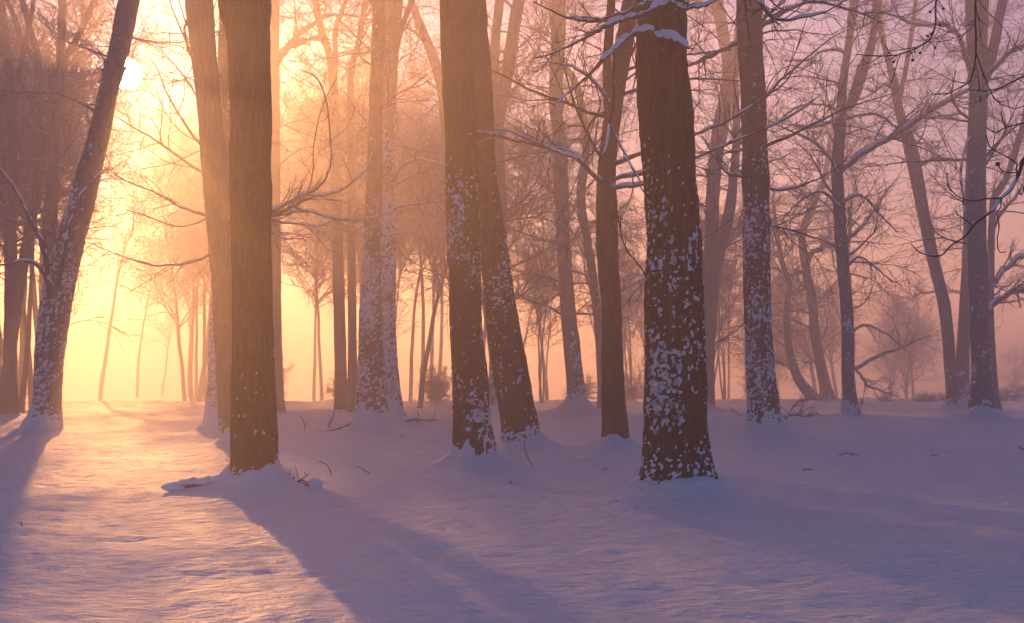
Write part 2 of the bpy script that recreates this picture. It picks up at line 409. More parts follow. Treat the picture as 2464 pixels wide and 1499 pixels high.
# nearest, dark, snow-flecked
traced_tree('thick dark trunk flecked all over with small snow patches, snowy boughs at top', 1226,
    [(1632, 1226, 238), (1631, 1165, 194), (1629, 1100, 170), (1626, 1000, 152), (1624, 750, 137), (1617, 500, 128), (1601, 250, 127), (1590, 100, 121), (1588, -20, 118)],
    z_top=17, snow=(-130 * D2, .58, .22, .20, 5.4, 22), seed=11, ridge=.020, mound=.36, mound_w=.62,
    limbs=[dict(p=[(1600, -25, 26), (1585, 0, 20), (1539, 17, 15), (1478, 41, 12), (1441, 50, 10), (1400, 49, 8), (1366, 44, 6), (1332, 29, 4), (1283, 5, 3)], dy=-.9, y0=-.3, snow=.045, cover=.4, tw=(9, 5), tl=.14, lm=.4, up=-.02, t0=.3),
           dict(p=[(1612, 5, 26), (1590, 20, 18), (1563, 29, 14), (1514, 45, 12), (1483, 53, 11), (1449, 68, 12), (1422, 84, 7), (1393, 100, 6), (1356, 117, 5), (1327, 131, 4), (1283, 141, 3)], dy=-1.3, y0=-.38, snow=.04, cover=.3, tw=(12, 5), tl=.15, lm=.45, up=-.02, t0=.3),
           dict(p=[(1590, 100, 20), (1566, 84, 16), (1546, 77, 14), (1509, 92, 11), (1478, 119, 9), (1454, 141, 8), (1429, 168, 6), (1405, 192, 5), (1376, 216, 4), (1356, 236, 3), (1332, 255, 2.5)], dy=-.8, y0=-.4, snow=.04, cover=.3, tw=(13, 5), tl=.15, lm=.45, up=-.02, t0=.35),
           dict(p=[(1584, 92, 14), (1604, 94, 14), (1625, 97, 12), (1645, 108, 8), (1657, 119, 5)], dy=-.1, y0=-.38, snow=.07, cover=.55, tw=(4, 0), tl=.3, lm=.3),
           dict(p=[(1478, 119, 7), (1477, 150, 6), (1475, 250, 5), (1467, 300, 4.5), (1457, 360, 3.5), (1437, 390, 2.5)], dy=-.1, y0=-.75, snow=.02, cover=.1, tw=(9, 0), tl=.12, lm=.3),
           dict(p=[(1467, 300, 4.5), (1482, 330, 4), (1497, 360, 4), (1520, 405, 3.5), (1542, 438, 3)], dy=.25, y0=-.8, snow=.015, cover=.1, tw=(8, 0), tl=.15, lm=.3),
           dict(p=[(1560, 680, 6), (1546, 650, 4), (1507, 600, 3.5), (1490, 540, 3), (1482, 490, 2)], dy=-.3, y0=-.3, snow=0, tw=(7, 3), tl=.25, lm=.5),
           dict(p=[(1560, 668, 5), (1540, 690, 3.5), (1522, 710, 3), (1492, 750, 2)], dy=-.4, y0=-.3, snow=0, tw=(6, 0), tl=.25, lm=.4),
           dict(p=[(1600, -15, 18), (1616, 5, 14), (1643, 24, 10), (1662, 19, 8), (1694, 16, 6), (1723, 2, 4), (1760, -14, 3)], dy=-.3, y0=-.35, snow=.06, cover=.5, tw=(8, 4), tl=.25, lm=.5),
           dict(p=[(1630, -90, 26), (1700, -105, 20), (1780, -75, 16), (1818, -30, 13), (1831, 6, 12), (1842, 26, 11), (1860, 43, 9), (1894, 50, 7), (1934, 43, 5), (1976, 34, 4), (2005, 20, 3.5), (2036, 0, 3)], dy=-.6, y0=-.1, snow=.055, cover=.25, tw=(16, 6), tl=.2, lm=.9, t0=.35)],
    crown=(12, 8.5, 3.2, 7, 5, 0))
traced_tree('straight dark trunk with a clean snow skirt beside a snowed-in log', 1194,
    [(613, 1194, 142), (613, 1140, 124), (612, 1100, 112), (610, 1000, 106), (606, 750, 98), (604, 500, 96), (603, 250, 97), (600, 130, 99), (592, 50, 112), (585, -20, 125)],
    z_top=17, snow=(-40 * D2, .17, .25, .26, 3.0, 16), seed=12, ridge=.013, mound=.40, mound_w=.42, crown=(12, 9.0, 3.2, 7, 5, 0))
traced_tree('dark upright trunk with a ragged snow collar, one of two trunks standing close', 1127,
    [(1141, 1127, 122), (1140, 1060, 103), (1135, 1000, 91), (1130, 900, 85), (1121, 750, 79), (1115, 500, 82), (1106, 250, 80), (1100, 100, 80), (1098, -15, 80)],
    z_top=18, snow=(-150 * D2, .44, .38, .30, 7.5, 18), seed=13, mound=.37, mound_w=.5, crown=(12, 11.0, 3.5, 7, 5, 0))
traced_tree('dark trunk leaning left with a white snow-plastered right foot', 1093,
    [(1266, 1093, 112), (1257, 1060, 98), (1247, 1000, 88), (1229, 900, 86), (1205, 750, 77), (1188, 600, 66), (1179, 500, 56), (1168, 400, 50), (1162, 250, 48), (1150, 100, 50), (1142, -15, 52)],
    z_top=17, snow=(-20 * D2, .48, .55, .46, 7.0, 15), seed=14, mound=.34, mound_w=.42, crown=(12, 11.0, 3.5, 7, 5, 0))
traced_tree('dark plain trunk forking high up, with long snowy boughs to both sides', 1091,
    [(1480, 1091, 82), (1480, 1040, 66), (1477, 980, 57), (1474, 875, 52), (1472, 750, 48), (1463, 640, 50), (1460, 550, 52), (1459, 425, 46), (1464, 360, 42), (1472, 300, 40), (1488, 200, 38), (1503, 100, 40), (1520, -15, 38)],
    z_top=17, snow=(-60 * D2, .02, .2, .2, 3.0, 7), seed=15, mound=.36, mound_w=.5,
    stems=[[(1468, 320, 26), (1464, 230, 24), (1462, 150, 22), (1468, 60, 22), (1472, -20, 20)]],
    limbs=[dict(p=[(1450, 440, 14.8), (1437, 430, 11.5), (1392, 385, 10.7), (1360, 364, 9.0), (1327, 357, 8.2), (1262, 345, 6.6), (1187, 325, 4.9), (1120, 318, 3.3)], dy=-2.5, snow=.03, cover=.5, tw=(12, 6), tl=.3, lm=1.8),
           dict(p=[(1392, 385, 7.4), (1340, 366, 6.6), (1290, 345, 5.7), (1235, 320, 4.1), (1190, 312, 2.5)], dy=-2, y0=-.8, snow=.04, cover=.5, tw=(8, 5), tl=.3, lm=1.5),
           dict(p=[(1470, 445, 13.1), (1482, 430, 10.7), (1547, 418, 9.8), (1620, 398, 9.0), (1677, 379, 6.6), (1777, 337, 5.7), (1848, 308, 4.9), (1919, 271, 3.7), (1976, 228, 2.5)], dy=-1.2, snow=.025, cover=.4, tw=(12, 6), tl=.24, lm=2.0),
           dict(p=[(1466, 400, 13.1), (1540, 372, 9.8), (1610, 350, 9.0), (1677, 325, 6.6), (1763, 285, 5.7), (1837, 237, 4.9), (1888, 200, 3.7), (1914, 163, 2.5)], dy=-2.2, snow=.025, cover=.35, tw=(12, 6), tl=.24, lm=2.0),
           dict(p=[(1470, 455, 11.5), (1490, 451, 9.8), (1530, 449, 9.0), (1560, 447, 7.4), (1640, 470, 4.9), (1700, 500, 3.3)], dy=-1.5, snow=.03, cover=.7, tw=(10, 5), tl=.3, lm=1.2),
           dict(p=[(1470, 255, 8.2), (1450, 225, 6.6), (1420, 190, 5.7), (1370, 160, 4.1), (1310, 150, 2.5)], dy=-1.5, snow=.03, tw=(10, 6), tl=.3, lm=1.5)],
    crown=(30, 6.0, 3.6, 9, 6, 0))
traced_tree('tall trunk with snow driven thickly into its lower bark beside fallen brush', 1060,
    [(1843, 1060, 100), (1841, 1020, 88), (1837, 960, 76), (1831, 900, 70), (1824, 750, 63), (1819, 500, 63), (1815, 330, 60), (1811, 220, 57), (1804, 100, 60), (1802, -15, 60)],
    z_top=18, snow=(-112 * D2, .80, .40, .40, 8.5, 18), seed=16, mound=.38, mound_w=.6,
    limbs=[dict(p=[(1806, 110, 16), (1790, 98, 12), (1745, 120, 10), (1700, 138, 12), (1660, 158, 7), (1600, 180, 5), (1560, 210, 3)], dy=1.5, snow=.035, cover=.5, tw=(12, 6), tl=.3, lm=1.8),
           dict(p=[(1808, 70, 16), (1850, 52, 12), (1905, 20, 10), (1960, 4, 8), (2020, 18, 7), (2080, 36, 5), (2130, 60, 3)], dy=1.5, snow=.03, cover=.4, tw=(14, 7), tl=.3, lm=1.8),
           dict(p=[(1822, 430, 10), (1760, 420, 8), (1720, 380, 6), (1690, 330, 4)], dy=1, snow=.02, tw=(8, 5), tl=.4, lm=1.5),
           dict(p=[(1820, 450, 9), (1880, 458, 6), (1930, 446, 5), (1990, 420, 3.5), (2040, 380, 2.5)], dy=-1, snow=.015, tw=(10, 6), tl=.4, lm=1.5)],
    crown=(32, 5.5, 3.8, 9, 6, 0))
# yellow-lit leaning pair behind the straight trunk
traced_tree('slender trunk leaning left, half hidden behind the straight dark trunk', 1083,
    [(556, 1083, 62), (552, 1050, 50), (548, 1000, 46), (541, 800, 48), (531, 600, 54), (516, 400, 60), (503, 250, 57), (490, 120, 60), (478, -15, 65)],
    z_top=17, snow=(-100 * D2, .2, .3, .3, 3, 7), seed=17, mound=.26, mat=BARK_G, crown=(20, 8.5, 3.6, 9, 6, 0),
    limbs=[dict(p=[(528, 535, 11.2), (600, 522, 10.4), (649, 513, 9.6), (678, 496, 9.6), (719, 476, 8.8), (760, 455, 7.2), (784, 428, 5.6), (796, 383, 4.8), (794, 320, 4.0), (784, 242, 3.2), (760, 188, 2.4), (719, 168, 1.6)], dy=-1.6, snow=.03, cover=.45, tw=(9, 5), tl=.22, lm=1.6),
           dict(p=[(528, 540, 11.2), (600, 530, 10.4), (649, 520, 9.6), (702, 500, 8.8), (739, 479, 8.0), (787, 470, 7.2), (822, 458, 5.6), (856, 434, 4.8), (883, 407, 3.2), (900, 362, 2.4)], dy=-.8, snow=.03, cover=.5, tw=(10, 5), tl=.22, lm=1.8),
           dict(p=[(530, 545, 9.6), (600, 534, 8.8), (649, 523, 7.2), (702, 513, 6.4), (746, 511, 6.0), (787, 523, 5.6), (839, 530, 4.8), (883, 529, 4.0), (924, 517, 4.0), (958, 500, 4.0), (993, 493, 3.2), (1061, 486, 2.4)], dy=.6, snow=.03, cover=.3, tw=(11, 5), tl=.18, lm=1.6),
           dict(p=[(532, 548, 8.0), (600, 540, 6.4), (649, 529, 5.6), (678, 537, 4.8), (729, 541, 4.0), (763, 547, 3.2), (801, 532, 2.0)], dy=-.5, snow=.025, cover=.2, tw=(10, 5), tl=.3, lm=1.4, up=-.03),
           dict(p=[(534, 560, 6.4), (600, 556, 4.8), (650, 558, 3.2), (685, 575, 2.8), (726, 575, 1.6)], dy=-1, snow=0, tw=(7, 4), tl=.35, lm=1, up=-.04),
           dict(p=[(719, 478, 4.8), (739, 465, 4.0), (753, 410, 3.2), (756, 342, 2.8), (775, 260, 2.4), (815, 180, 1.6)], dy=.5, y0=-.9, snow=0, tw=(10, 5), tl=.3, lm=1.2),
           dict(p=[(532, 600, 9.6), (505, 615, 7.2), (450, 635, 5.6), (410, 638, 4.8), (370, 640, 4.0), (300, 620, 2.8), (215, 585, 1.6)], dy=-1.5, snow=.02, cover=.3, tw=(12, 5), tl=.22, lm=1.0, up=-.03),
           dict(p=[(528, 530, 9.6), (500, 522, 6.4), (435, 500, 4.8), (375, 465, 4.0), (300, 435, 2.8), (240, 395, 1.8)], dy=-1, snow=.015, tw=(12, 5), tl=.25, lm=1.2, up=-.02),
           dict(p=[(524, 500, 6.4), (480, 535, 3.6), (420, 545, 3.2), (350, 520, 2.4), (300, 505, 1.6)], dy=-1.5, snow=0, tw=(9, 4), tl=.25, lm=1.0, up=-.03)])
traced_tree('snow-faced trunk base showing beside the slender leaning trunk', 1050,
    [(512, 1050, 62), (516, 1010, 48), (522, 930, 44), (526, 845, 44), (530, 700, 43), (534, 500, 43), (540, 300, 42), (546, 100, 40), (550, -15, 38)],
    z_top=17, snow=(-130 * D2, 1.1, .4, .5, 6, 12), seed=18, mound=.28, mat=BARK_G, crown=(24, 7, 4.0, 10, 6, 0))
# left, leaning right, sun behind it
traced_tree('broad trunk leaning right with snow down its left side, sun beside it', 1042,
    [(98, 1042, 92), (106, 1000, 76), (111, 950, 66), (116, 850, 67), (134, 700, 73), (158, 600, 66), (183, 500, 60), (208, 400, 55), (231, 300, 48), (251, 200, 45), (276, 100, 48), (297, -15, 50)],
    z_top=19, snow=(178 * D2, .92, .60, .40, 10, 13), seed=19, mound=.2, mound_w=.6, mat=BARK_G, lean_y=.5,
    limbs=[dict(p=[(140, 690, 12), (165, 560, 10), (180, 520, 9), (200, 470, 8), (232, 430, 6), (262, 405, 3)], dy=-1.2, y0=-.4, snow=.03, cover=.5, tw=(6, 4), tl=.4, lm=1.2),
           dict(p=[(120, 720, 14), (105, 600, 12), (70, 520, 10), (30, 450, 8), (-10, 400, 6)], dy=-1.5, y0=-.3, snow=.035, cover=.6, tw=(9, 6), tl=.4, lm=1.6),
           dict(p=[(122, 690, 10), (90, 640, 8), (50, 630, 6), (0, 640, 4)], dy=-1.5, y0=-.3, snow=.03, tw=(9, 6), tl=.4, lm=1.4)],
    crown=(22, 9.0, 3.6, 8, 5, 0))
# pair in the glow left of centre
traced_tree('tall trunk in orange glow, snowy left flank and ragged roots, one of a pair', 1040,
    [(893, 1040, 100), (894, 1010, 84), (893, 950, 70), (892, 850, 58), (892, 750, 52), (896, 600, 44), (902, 450, 40), (904, 300, 34), (908, 150, 32), (913, -15, 30)],
    z_top=19, snow=(180 * D2, 1.0, .55, .42, 8, 12), seed=20, mound=.2, mound_w=.5, mat=BARK_G, crown=(18, 8.0, 3.8, 9, 6, 0))
traced_tree('pale trunk with a white snow stripe, close behind the orange-glow trunk', 1016,
    [(950, 1016, 62), (949, 980, 42), (942, 900, 36), (934, 800, 36), (931, 700, 42), (929, 550, 46), (929, 400, 44), (930, 300, 40), (938, 150, 40), (952, -15, 40)],
    z_top=20, snow=(175 * D2, 1.15, .6, .35, 15, 10), seed=21, mound=.3, mound_w=.5, mat=BARK_G,
    stems=[[(944, 200, 18), (952, 120, 15), (970, 57, 13), (985, 15, 12), (1003, -15, 11)]],
    limbs=[dict(p=[(946, 440, 10), (965, 405, 8), (1000, 385, 7), (1040, 392, 6), (1085, 405, 4)], dy=-1.5, snow=.04, cover=.5, tw=(10, 6), tl=.4, lm=1.8)],
    crown=(20, 7.0, 4, 10, 6, 0))
# right side
G_ = dict(mat=BARK_S, ridge=.006)
traced_tree('slim bent trunk forking into two stems with a long rising bough', 1001,
    [(2047, 1001, 50), (2045, 970, 38), (2043, 930, 33), (2041, 850, 29), (2041, 750, 29), (2030, 625, 29), (2023, 500, 29), (2019, 400, 29), (2028, 280, 28), (2033, 200, 21), (2048, 100, 18), (2066, -15, 22)],
    z_top=19, snow=(-150 * D2, .5, .4, .55, 7, 5), seed=22, mound=.22, lean_y=.4,
    stems=[[(2036, 262, 24), (2052, 240, 26), (2074, 175, 28), (2092, 125, 21), (2102, 75, 17), (2113, -15, 26)]],
    limbs=[dict(p=[(2024, 408, 16), (2033, 400, 14), (2098, 357, 13), (2158, 322, 12), (2238, 270, 11), (2290, 240, 9), (2328, 220, 7), (2380, 190, 4)], dy=-1.5, snow=.05, cover=.45, tw=(14, 6), tl=.25, lm=2.2),
           dict(p=[(2022, 275, 8), (2013, 268, 7), (1985, 254, 6), (1948, 252, 5), (1914, 262, 4), (1880, 285, 3)], dy=1, snow=.025, tw=(12, 6), tl=.35, lm=2),
           dict(p=[(2022, 290, 8), (2013, 285, 7), (1985, 299, 6), (1934, 305, 5), (1880, 298, 3)], dy=-1.5, snow=.025, tw=(12, 6), tl=.35, lm=2),
           dict(p=[(2016, 420, 9), (2005, 399, 8), (1993, 376, 7), (1956, 342, 6), (1891, 311, 4), (1850, 290, 3)], dy=-1, snow=.025, tw=(12, 6), tl=.35, lm=2),
           dict(p=[(2032, 290, 9), (2042, 285, 8), (2090, 275, 7), (2122, 282, 6), (2162, 314, 4), (2190, 350, 3)], dy=1, snow=.025, tw=(10, 6), tl=.35, lm=2),
           dict(p=[(2040, 140, 8), (2020, 122, 7), (1976, 125, 6), (1948, 145, 5), (1888, 148, 3)], dy=-1.5, snow=.025, tw=(12, 6), tl=.35, lm=2),
           dict(p=[(2020, 500, 8), (1990, 470, 6), (1960, 465, 5), (1920, 490, 4), (1880, 530, 3)], dy=-1, snow=.02, tw=(12, 6), tl=.4, lm=2, up=-.02),
           dict(p=[(2026, 490, 8), (2060, 470, 6), (2085, 480, 5), (2120, 520, 4), (2160, 560, 3)], dy=1, snow=.02, tw=(12, 6), tl=.4, lm=2, up=-.02),
           dict(p=[(2040, 640, 7), (2070, 620, 5), (2100, 640, 4), (2150, 680, 3)], dy=-1, snow=.02, tw=(10, 6), tl=.45, lm=2, up=-.02)],
    crown=(23, 6.5, 4.0, 10, 6, 0), **G_)
traced_tree('crooked grey trunk leaning left with a split scar and a forked top', 988,
    [(2296, 988, 62), (2294, 960, 36), (2288, 900, 28), (2273, 750, 28), (2246, 625, 28), (2218, 500, 29), (2208, 440, 31), (2190, 350, 31), (2166, 275, 21), (2152, 200, 19), (2132, 125, 14), (2117, 60, 12), (2100, -15, 12)],
    z_top=20, snow=(-90 * D2, .3, .3, .55, 5, 5), seed=23, mound=.35, mound_w=.6,
    stems=[[(2162, 250, 14), (2168, 220, 13), (2180, 165, 12), (2193, 75, 11), (2205, -10, 10)],
           [(2216, 470, 18), (2213, 430, 14), (2204, 380, 13), (2194, 340, 12)]],
    limbs=[dict(p=[(2206, 400, 9), (2260, 380, 7), (2300, 388, 6), (2330, 380, 4)], dy=-1.5, snow=.02, tw=(8, 6), tl=.4, lm=1.8),
           dict(p=[(2150, 215, 8), (2125, 205, 7), (2100, 222, 6), (2085, 212, 3)], dy=-1.5, snow=.03, tw=(8, 6), tl=.4, lm=1.8)],
    crown=(20, 6.5, 3.7, 9, 6, 0), **G_)
traced_tree('pale trunk rising from the same mound as the crooked leaning trunk', 984,
    [(2314, 984, 60), (2312, 960, 44), (2314, 900, 34), (2320, 800, 30), (2326, 700, 30), (2332, 560, 28), (2338, 400, 26), (2345, 200, 24), (2350, -15, 22)],
    z_top=19, snow=(-90 * D2, .45, .3, .8, 4, 5), seed=24, mound=.2, crown=(20, 5.0, 3.7, 9, 6, 0), **G_)
traced_tree('straight pale trunk on a wide snow mound, boughs forking from its upper stem', 1013,
    [(2360, 1013, 70), (2361, 975, 58), (2361, 930, 51), (2358, 850, 46), (2357, 750, 43), (2350, 500, 44), (2351, 350, 44), (2354, 225, 41), (2353, 100, 47), (2352, -15, 54)],
    z_top=20, snow=(-120 * D2, .42, .3, .62, 6, 6), seed=25, mound=.5, mound_w=.9,
    stems=[[(2366, 195, 26), (2378, 165, 25), (2393, 100, 24), (2403, 50, 22), (2416, -15, 22)]],
    limbs=[dict(p=[(2366, 190, 14), (2375, 180, 12), (2408, 150, 11), (2438, 120, 10), (2470, 108, 8), (2540, 90, 5)], dy=-1, snow=.03, tw=(10, 6), tl=.35, lm=2),
           dict(p=[(2345, 178, 14), (2335, 165, 12), (2323, 135, 11), (2308, 90, 10), (2273, 63, 9), (2235, 62, 8), (2193, 58, 7), (2148, 35, 6), (2080, 30, 4)], dy=-2, snow=.035, cover=.45, tw=(18, 7), tl=.22, lm=2),
           dict(p=[(2345, 330, 10), (2330, 340, 7), (2312, 410, 6), (2318, 480, 5), (2322, 540, 4)], dy=-1, snow=.015, tw=(8, 6), tl=.35, lm=1.5),
           dict(p=[(2340, 290, 8), (2310, 270, 6), (2290, 230, 5), (2300, 170, 3)], dy=-1, snow=.015, tw=(8, 6), tl=.35, lm=1.5)],
    crown=(27, 6.5, 4.2, 10, 6, 0), **G_)
traced_tree('thin curved trunk behind the straight pale trunk with boughs reaching away', 992,
    [(2392, 992, 40), (2388, 940, 26), (2383, 800, 20), (2384, 700, 17), (2390, 500, 17), (2406, 455, 18), (2423, 425, 16), (2448, 350, 14), (2466, 280, 12), (2480, 150, 10), (2490, 0, 9)],
    z_top=17, snow=None, seed=26, mound=.2,
    limbs=[dict(p=[(2385, 690, 14), (2398, 670, 13), (2430, 640, 12), (2468, 612, 11), (2530, 580, 7)], dy=.5, snow=.03, tw=(8, 6), tl=.35, lm=2),
           dict(p=[(2383, 760, 16), (2390, 735, 15), (2423, 710, 14), (2468, 698, 13), (2540, 690, 8)], dy=-.5, snow=.03, tw=(8, 6), tl=.35, lm=2),
           dict(p=[(2388, 560, 9), (2410, 510, 8), (2440, 480, 7), (2470, 440, 5)], dy=.5, snow=.02, tw=(8, 6), tl=.35, lm=2),
           dict(p=[(2384, 660, 8), (2365, 610, 6), (2340, 600, 5), (2320, 560, 3)], dy=1, snow=.02, tw=(8, 6), tl=.35, lm=2)],
    crown=(23, 3.6, 4.0, 10, 6, 0), **G_)
# pale, hazy trunks in the middle
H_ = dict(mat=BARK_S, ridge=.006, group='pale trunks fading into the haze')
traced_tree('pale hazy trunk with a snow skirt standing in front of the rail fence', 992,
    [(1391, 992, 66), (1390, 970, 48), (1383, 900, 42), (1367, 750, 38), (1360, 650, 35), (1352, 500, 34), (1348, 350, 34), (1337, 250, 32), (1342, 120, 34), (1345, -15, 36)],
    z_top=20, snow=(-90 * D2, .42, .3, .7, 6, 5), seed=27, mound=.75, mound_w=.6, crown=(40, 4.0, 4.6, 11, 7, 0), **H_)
traced_tree('thin pale wavering trunk beside the fence, curving left near its top', 984,
    [(1452, 984, 36), (1449, 920, 24), (1440, 780, 21), (1430, 690, 20), (1412, 575, 21), (1398, 475, 22), (1411, 350, 20), (1398, 250, 18), (1382, 195, 16), (1352, 145, 13), (1330, 60, 11), (1322, -15, 10)],
    z_top=18, snow=None, seed=28, mound=.2, crown=(37, 3.6, 4.4, 11, 7, 0), **H_)
traced_tree('pale trunk seen in the gap between two dark trunks, forking into a V', 1000,
    [(1190, 1000, 52), (1191, 960, 38), (1194, 850, 32), (1198, 700, 31), (1204, 500, 30), (1199, 400, 30), (1197, 300, 30), (1190, 200, 24), (1192, 100, 22), (1204, -15, 22)],
    z_top=20, snow=(-90 * D2, .4, .3, .5, 6, 5), seed=29, mound=.25,
    stems=[[(1199, 300, 26), (1209, 240, 28), (1225, 150, 30), (1238, 60, 30), (1250, -15, 28)]], crown=(40, 4.3, 4.6, 11, 7, 0), **H_)
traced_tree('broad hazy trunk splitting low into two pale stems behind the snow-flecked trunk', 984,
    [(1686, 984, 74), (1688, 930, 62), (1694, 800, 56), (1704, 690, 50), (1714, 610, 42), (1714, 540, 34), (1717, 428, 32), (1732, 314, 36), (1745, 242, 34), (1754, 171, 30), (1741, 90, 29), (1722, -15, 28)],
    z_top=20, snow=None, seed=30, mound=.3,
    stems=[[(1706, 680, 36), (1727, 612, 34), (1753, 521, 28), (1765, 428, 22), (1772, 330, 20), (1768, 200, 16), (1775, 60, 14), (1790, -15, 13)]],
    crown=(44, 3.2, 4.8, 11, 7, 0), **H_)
traced_tree('faint hazy trunk leaning left on the far snow bank', 967,
    [(1957, 967, 40), (1948, 945, 30), (1922, 912, 24), (1902, 855, 20), (1893, 780, 16), (1896, 720, 14), (1900, 688, 13), (1885, 640, 12), (1870, 560, 9), (1860, 480, 7)],
    z_top=15, snow=None, seed=31, mound=.0, crown=(37, 1.8, 5.0, 11, 7, 0), **H_)
traced_tree('faint hazy trunk with a long arching bough on the far snow bank', 966,
    [(1992, 966, 42), (1986, 930, 30), (1976, 884, 26), (1962, 813, 24), (1954, 725, 22), (1939, 651, 20), (1930, 576, 19), (1942, 530, 18), (1962, 480, 16), (1985, 420, 14), (1998, 330, 10)],
    z_top=18, snow=None, seed=32, mound=.0,
    limbs=[dict(p=[(1940, 640, 14), (1960, 606, 13), (2013, 588, 12), (2061, 558, 10), (2102, 510, 8), (2136, 458, 6)], dy=-2, snow=.03, tw=(12, 7), tl=.35, lm=3),
           dict(p=[(1940, 660, 9), (1925, 655, 8), (1905, 660, 7), (1880, 690, 4)], dy=-1, snow=.0, tw=(10, 7), tl=.4, lm=2)],
    crown=(40, 2.5, 5.3, 11, 7, 0), **H_)
traced_tree('faint low-branched tree behind the slim bent trunk', 970,
    [(2042, 970, 30), (2044, 930, 20), (2046, 880, 18), (2050, 820, 15), (2044, 740, 13), (2038, 640, 12), (2046, 540, 9)],
    z_top=14, snow=None, seed=33, mound=.0,
    limbs=[dict(p=[(2048, 890, 11), (2064, 881, 10), (2118, 853, 9), (2175, 833, 7), (2212, 814, 5), (2240, 806, 3)], dy=-1, snow=0, tw=(10, 5), tl=.3, lm=2.0, up=-.02),
           dict(p=[(2048, 880, 9), (2064, 890, 8), (2087, 924, 7), (2118, 938, 5), (2161, 954, 3)], dy=-1, snow=0, tw=(12, 7), tl=.3, lm=1.5, up=-.02),
           dict(p=[(2048, 800, 9), (2080, 780, 8), (2130, 800, 6), (2190, 850, 3)], dy=1, snow=0, tw=(7, 5), tl=.3, lm=2, up=-.02)],
    crown=(14, 5.0, 5.0, 7, 5, 0), **H_)
# thicket trunks at the left edge and behind the glow
T_ = dict(mat=BARK_G, ridge=.006, group='slim trunks of the thicket edge', mound=.15)
traced_tree('dark slim trunk at the thicket edge left of the broad leaning trunk', 1008,
    [(26, 1008, 44), (25, 900, 32), (24, 700, 30), (24, 500, 28), (28, 360, 26), (28, 240, 24), (14, 100, 18), (0, -15, 14)], z_top=19, seed=34,
    stems=[[(28, 260, 16), (52, 150, 14), (70, 60, 12), (84, -15, 10)]], crown=(31, 6.5, 3.6, 9, 6, 0), **T_)
traced_tree('snow-dusted stem swaying right, forking into a Y at the thicket edge', 1004,
    [(6, 1004, 40), (20, 880, 28), (42, 720, 26), (66, 580, 24), (84, 480, 23), (100, 360, 22), (116, 280, 20), (128, 200, 19), (148, 152, 17), (192, 80, 15), (234, -15, 14)], z_top=18, seed=35,
    stems=[[(102, 345, 18), (93, 230, 18), (92, 140, 17), (76, 80, 15), (50, -15, 14)], [(84, 150, 14), (52, 88, 13), (32, 40, 12), (10, -15, 11)]], crown=(28, 6.5, 3.6, 9, 6, 0), **T_)
traced_tree('upright dark stem rising close behind the broad leaning trunk', 1006,
    [(114, 1006, 42), (117, 850, 30), (121, 700, 27), (128, 400, 25), (136, 280, 23), (146, 150, 21), (150, -15, 19)], z_top=19, seed=36, crown=(33, 6.5, 3.6, 9, 6, 0), **T_)
traced_tree('pale straight trunk just right of the straight dark trunk in glow', 1000,
    [(668, 1000, 40), (666, 900, 30), (664, 700, 26), (662, 400, 24), (661, 140, 22), (660, -15, 22)], z_top=19, seed=37,
    limbs=[dict(p=[(664, 150, 13), (690, 114, 12), (720, 84, 11), (747, 63, 10), (776, 43, 8), (833, 37, 6), (890, 50, 3)], dy=-1, snow=.04, cover=.5, tw=(12, 7), tl=.3, lm=2),
           dict(p=[(664, 160, 11), (690, 123, 10), (719, 106, 12), (747, 94, 7), (790, 94, 4)], dy=-2, snow=.04, cover=.5, tw=(10, 6), tl=.3, lm=2)],
    crown=(28, 6.5, 3.8, 9, 6, 0), **T_)
traced_tree('forked slim trunk in the thicket behind the orange haze', 994,
    [(822, 994, 40), (820, 900, 30), (815, 700, 28), (808, 450, 26), (803, 285, 24), (798, 157, 20), (773, 71, 17), (755, -15, 15)], z_top=19, seed=38,
    stems=[[(804, 200, 14), (808, 140, 13), (808, 71, 12), (840, -15, 11)]], crown=(36, 6.5, 3.8, 9, 6, 0), **T_)
traced_tree('dark bent stem tight against the orange-glow pair of trunks', 998,
    [(848, 998, 32), (848, 850, 22), (846, 600, 20), (845, 400, 18), (844, 257, 17), (845, 171, 16), (860, 114, 14), (870, 57, 13), (882, -15, 12)], z_top=18, seed=39, crown=(33, 6.5, 3.6, 9, 6, 0), **T_)
traced_tree('dark trunk slanting left behind the upright dark trunk with the snow collar', 990,
    [(1110, 990, 44), (1104, 850, 34), (1096, 600, 30), (1082, 380, 28), (1064, 220, 26), (1047, 155, 24), (1027, 100, 22), (1004, 43, 20), (984, -15, 18)], z_top=20, seed=40,
    limbs=[dict(p=[(1030, 110, 10), (1000, 80, 8), (975, 70, 7), (950, 95, 4)], dy=-1, snow=.0, tw=(10, 7), tl=.4, lm=2)],
    crown=(33, 6.5, 3.8, 9, 6, 0), **T_)
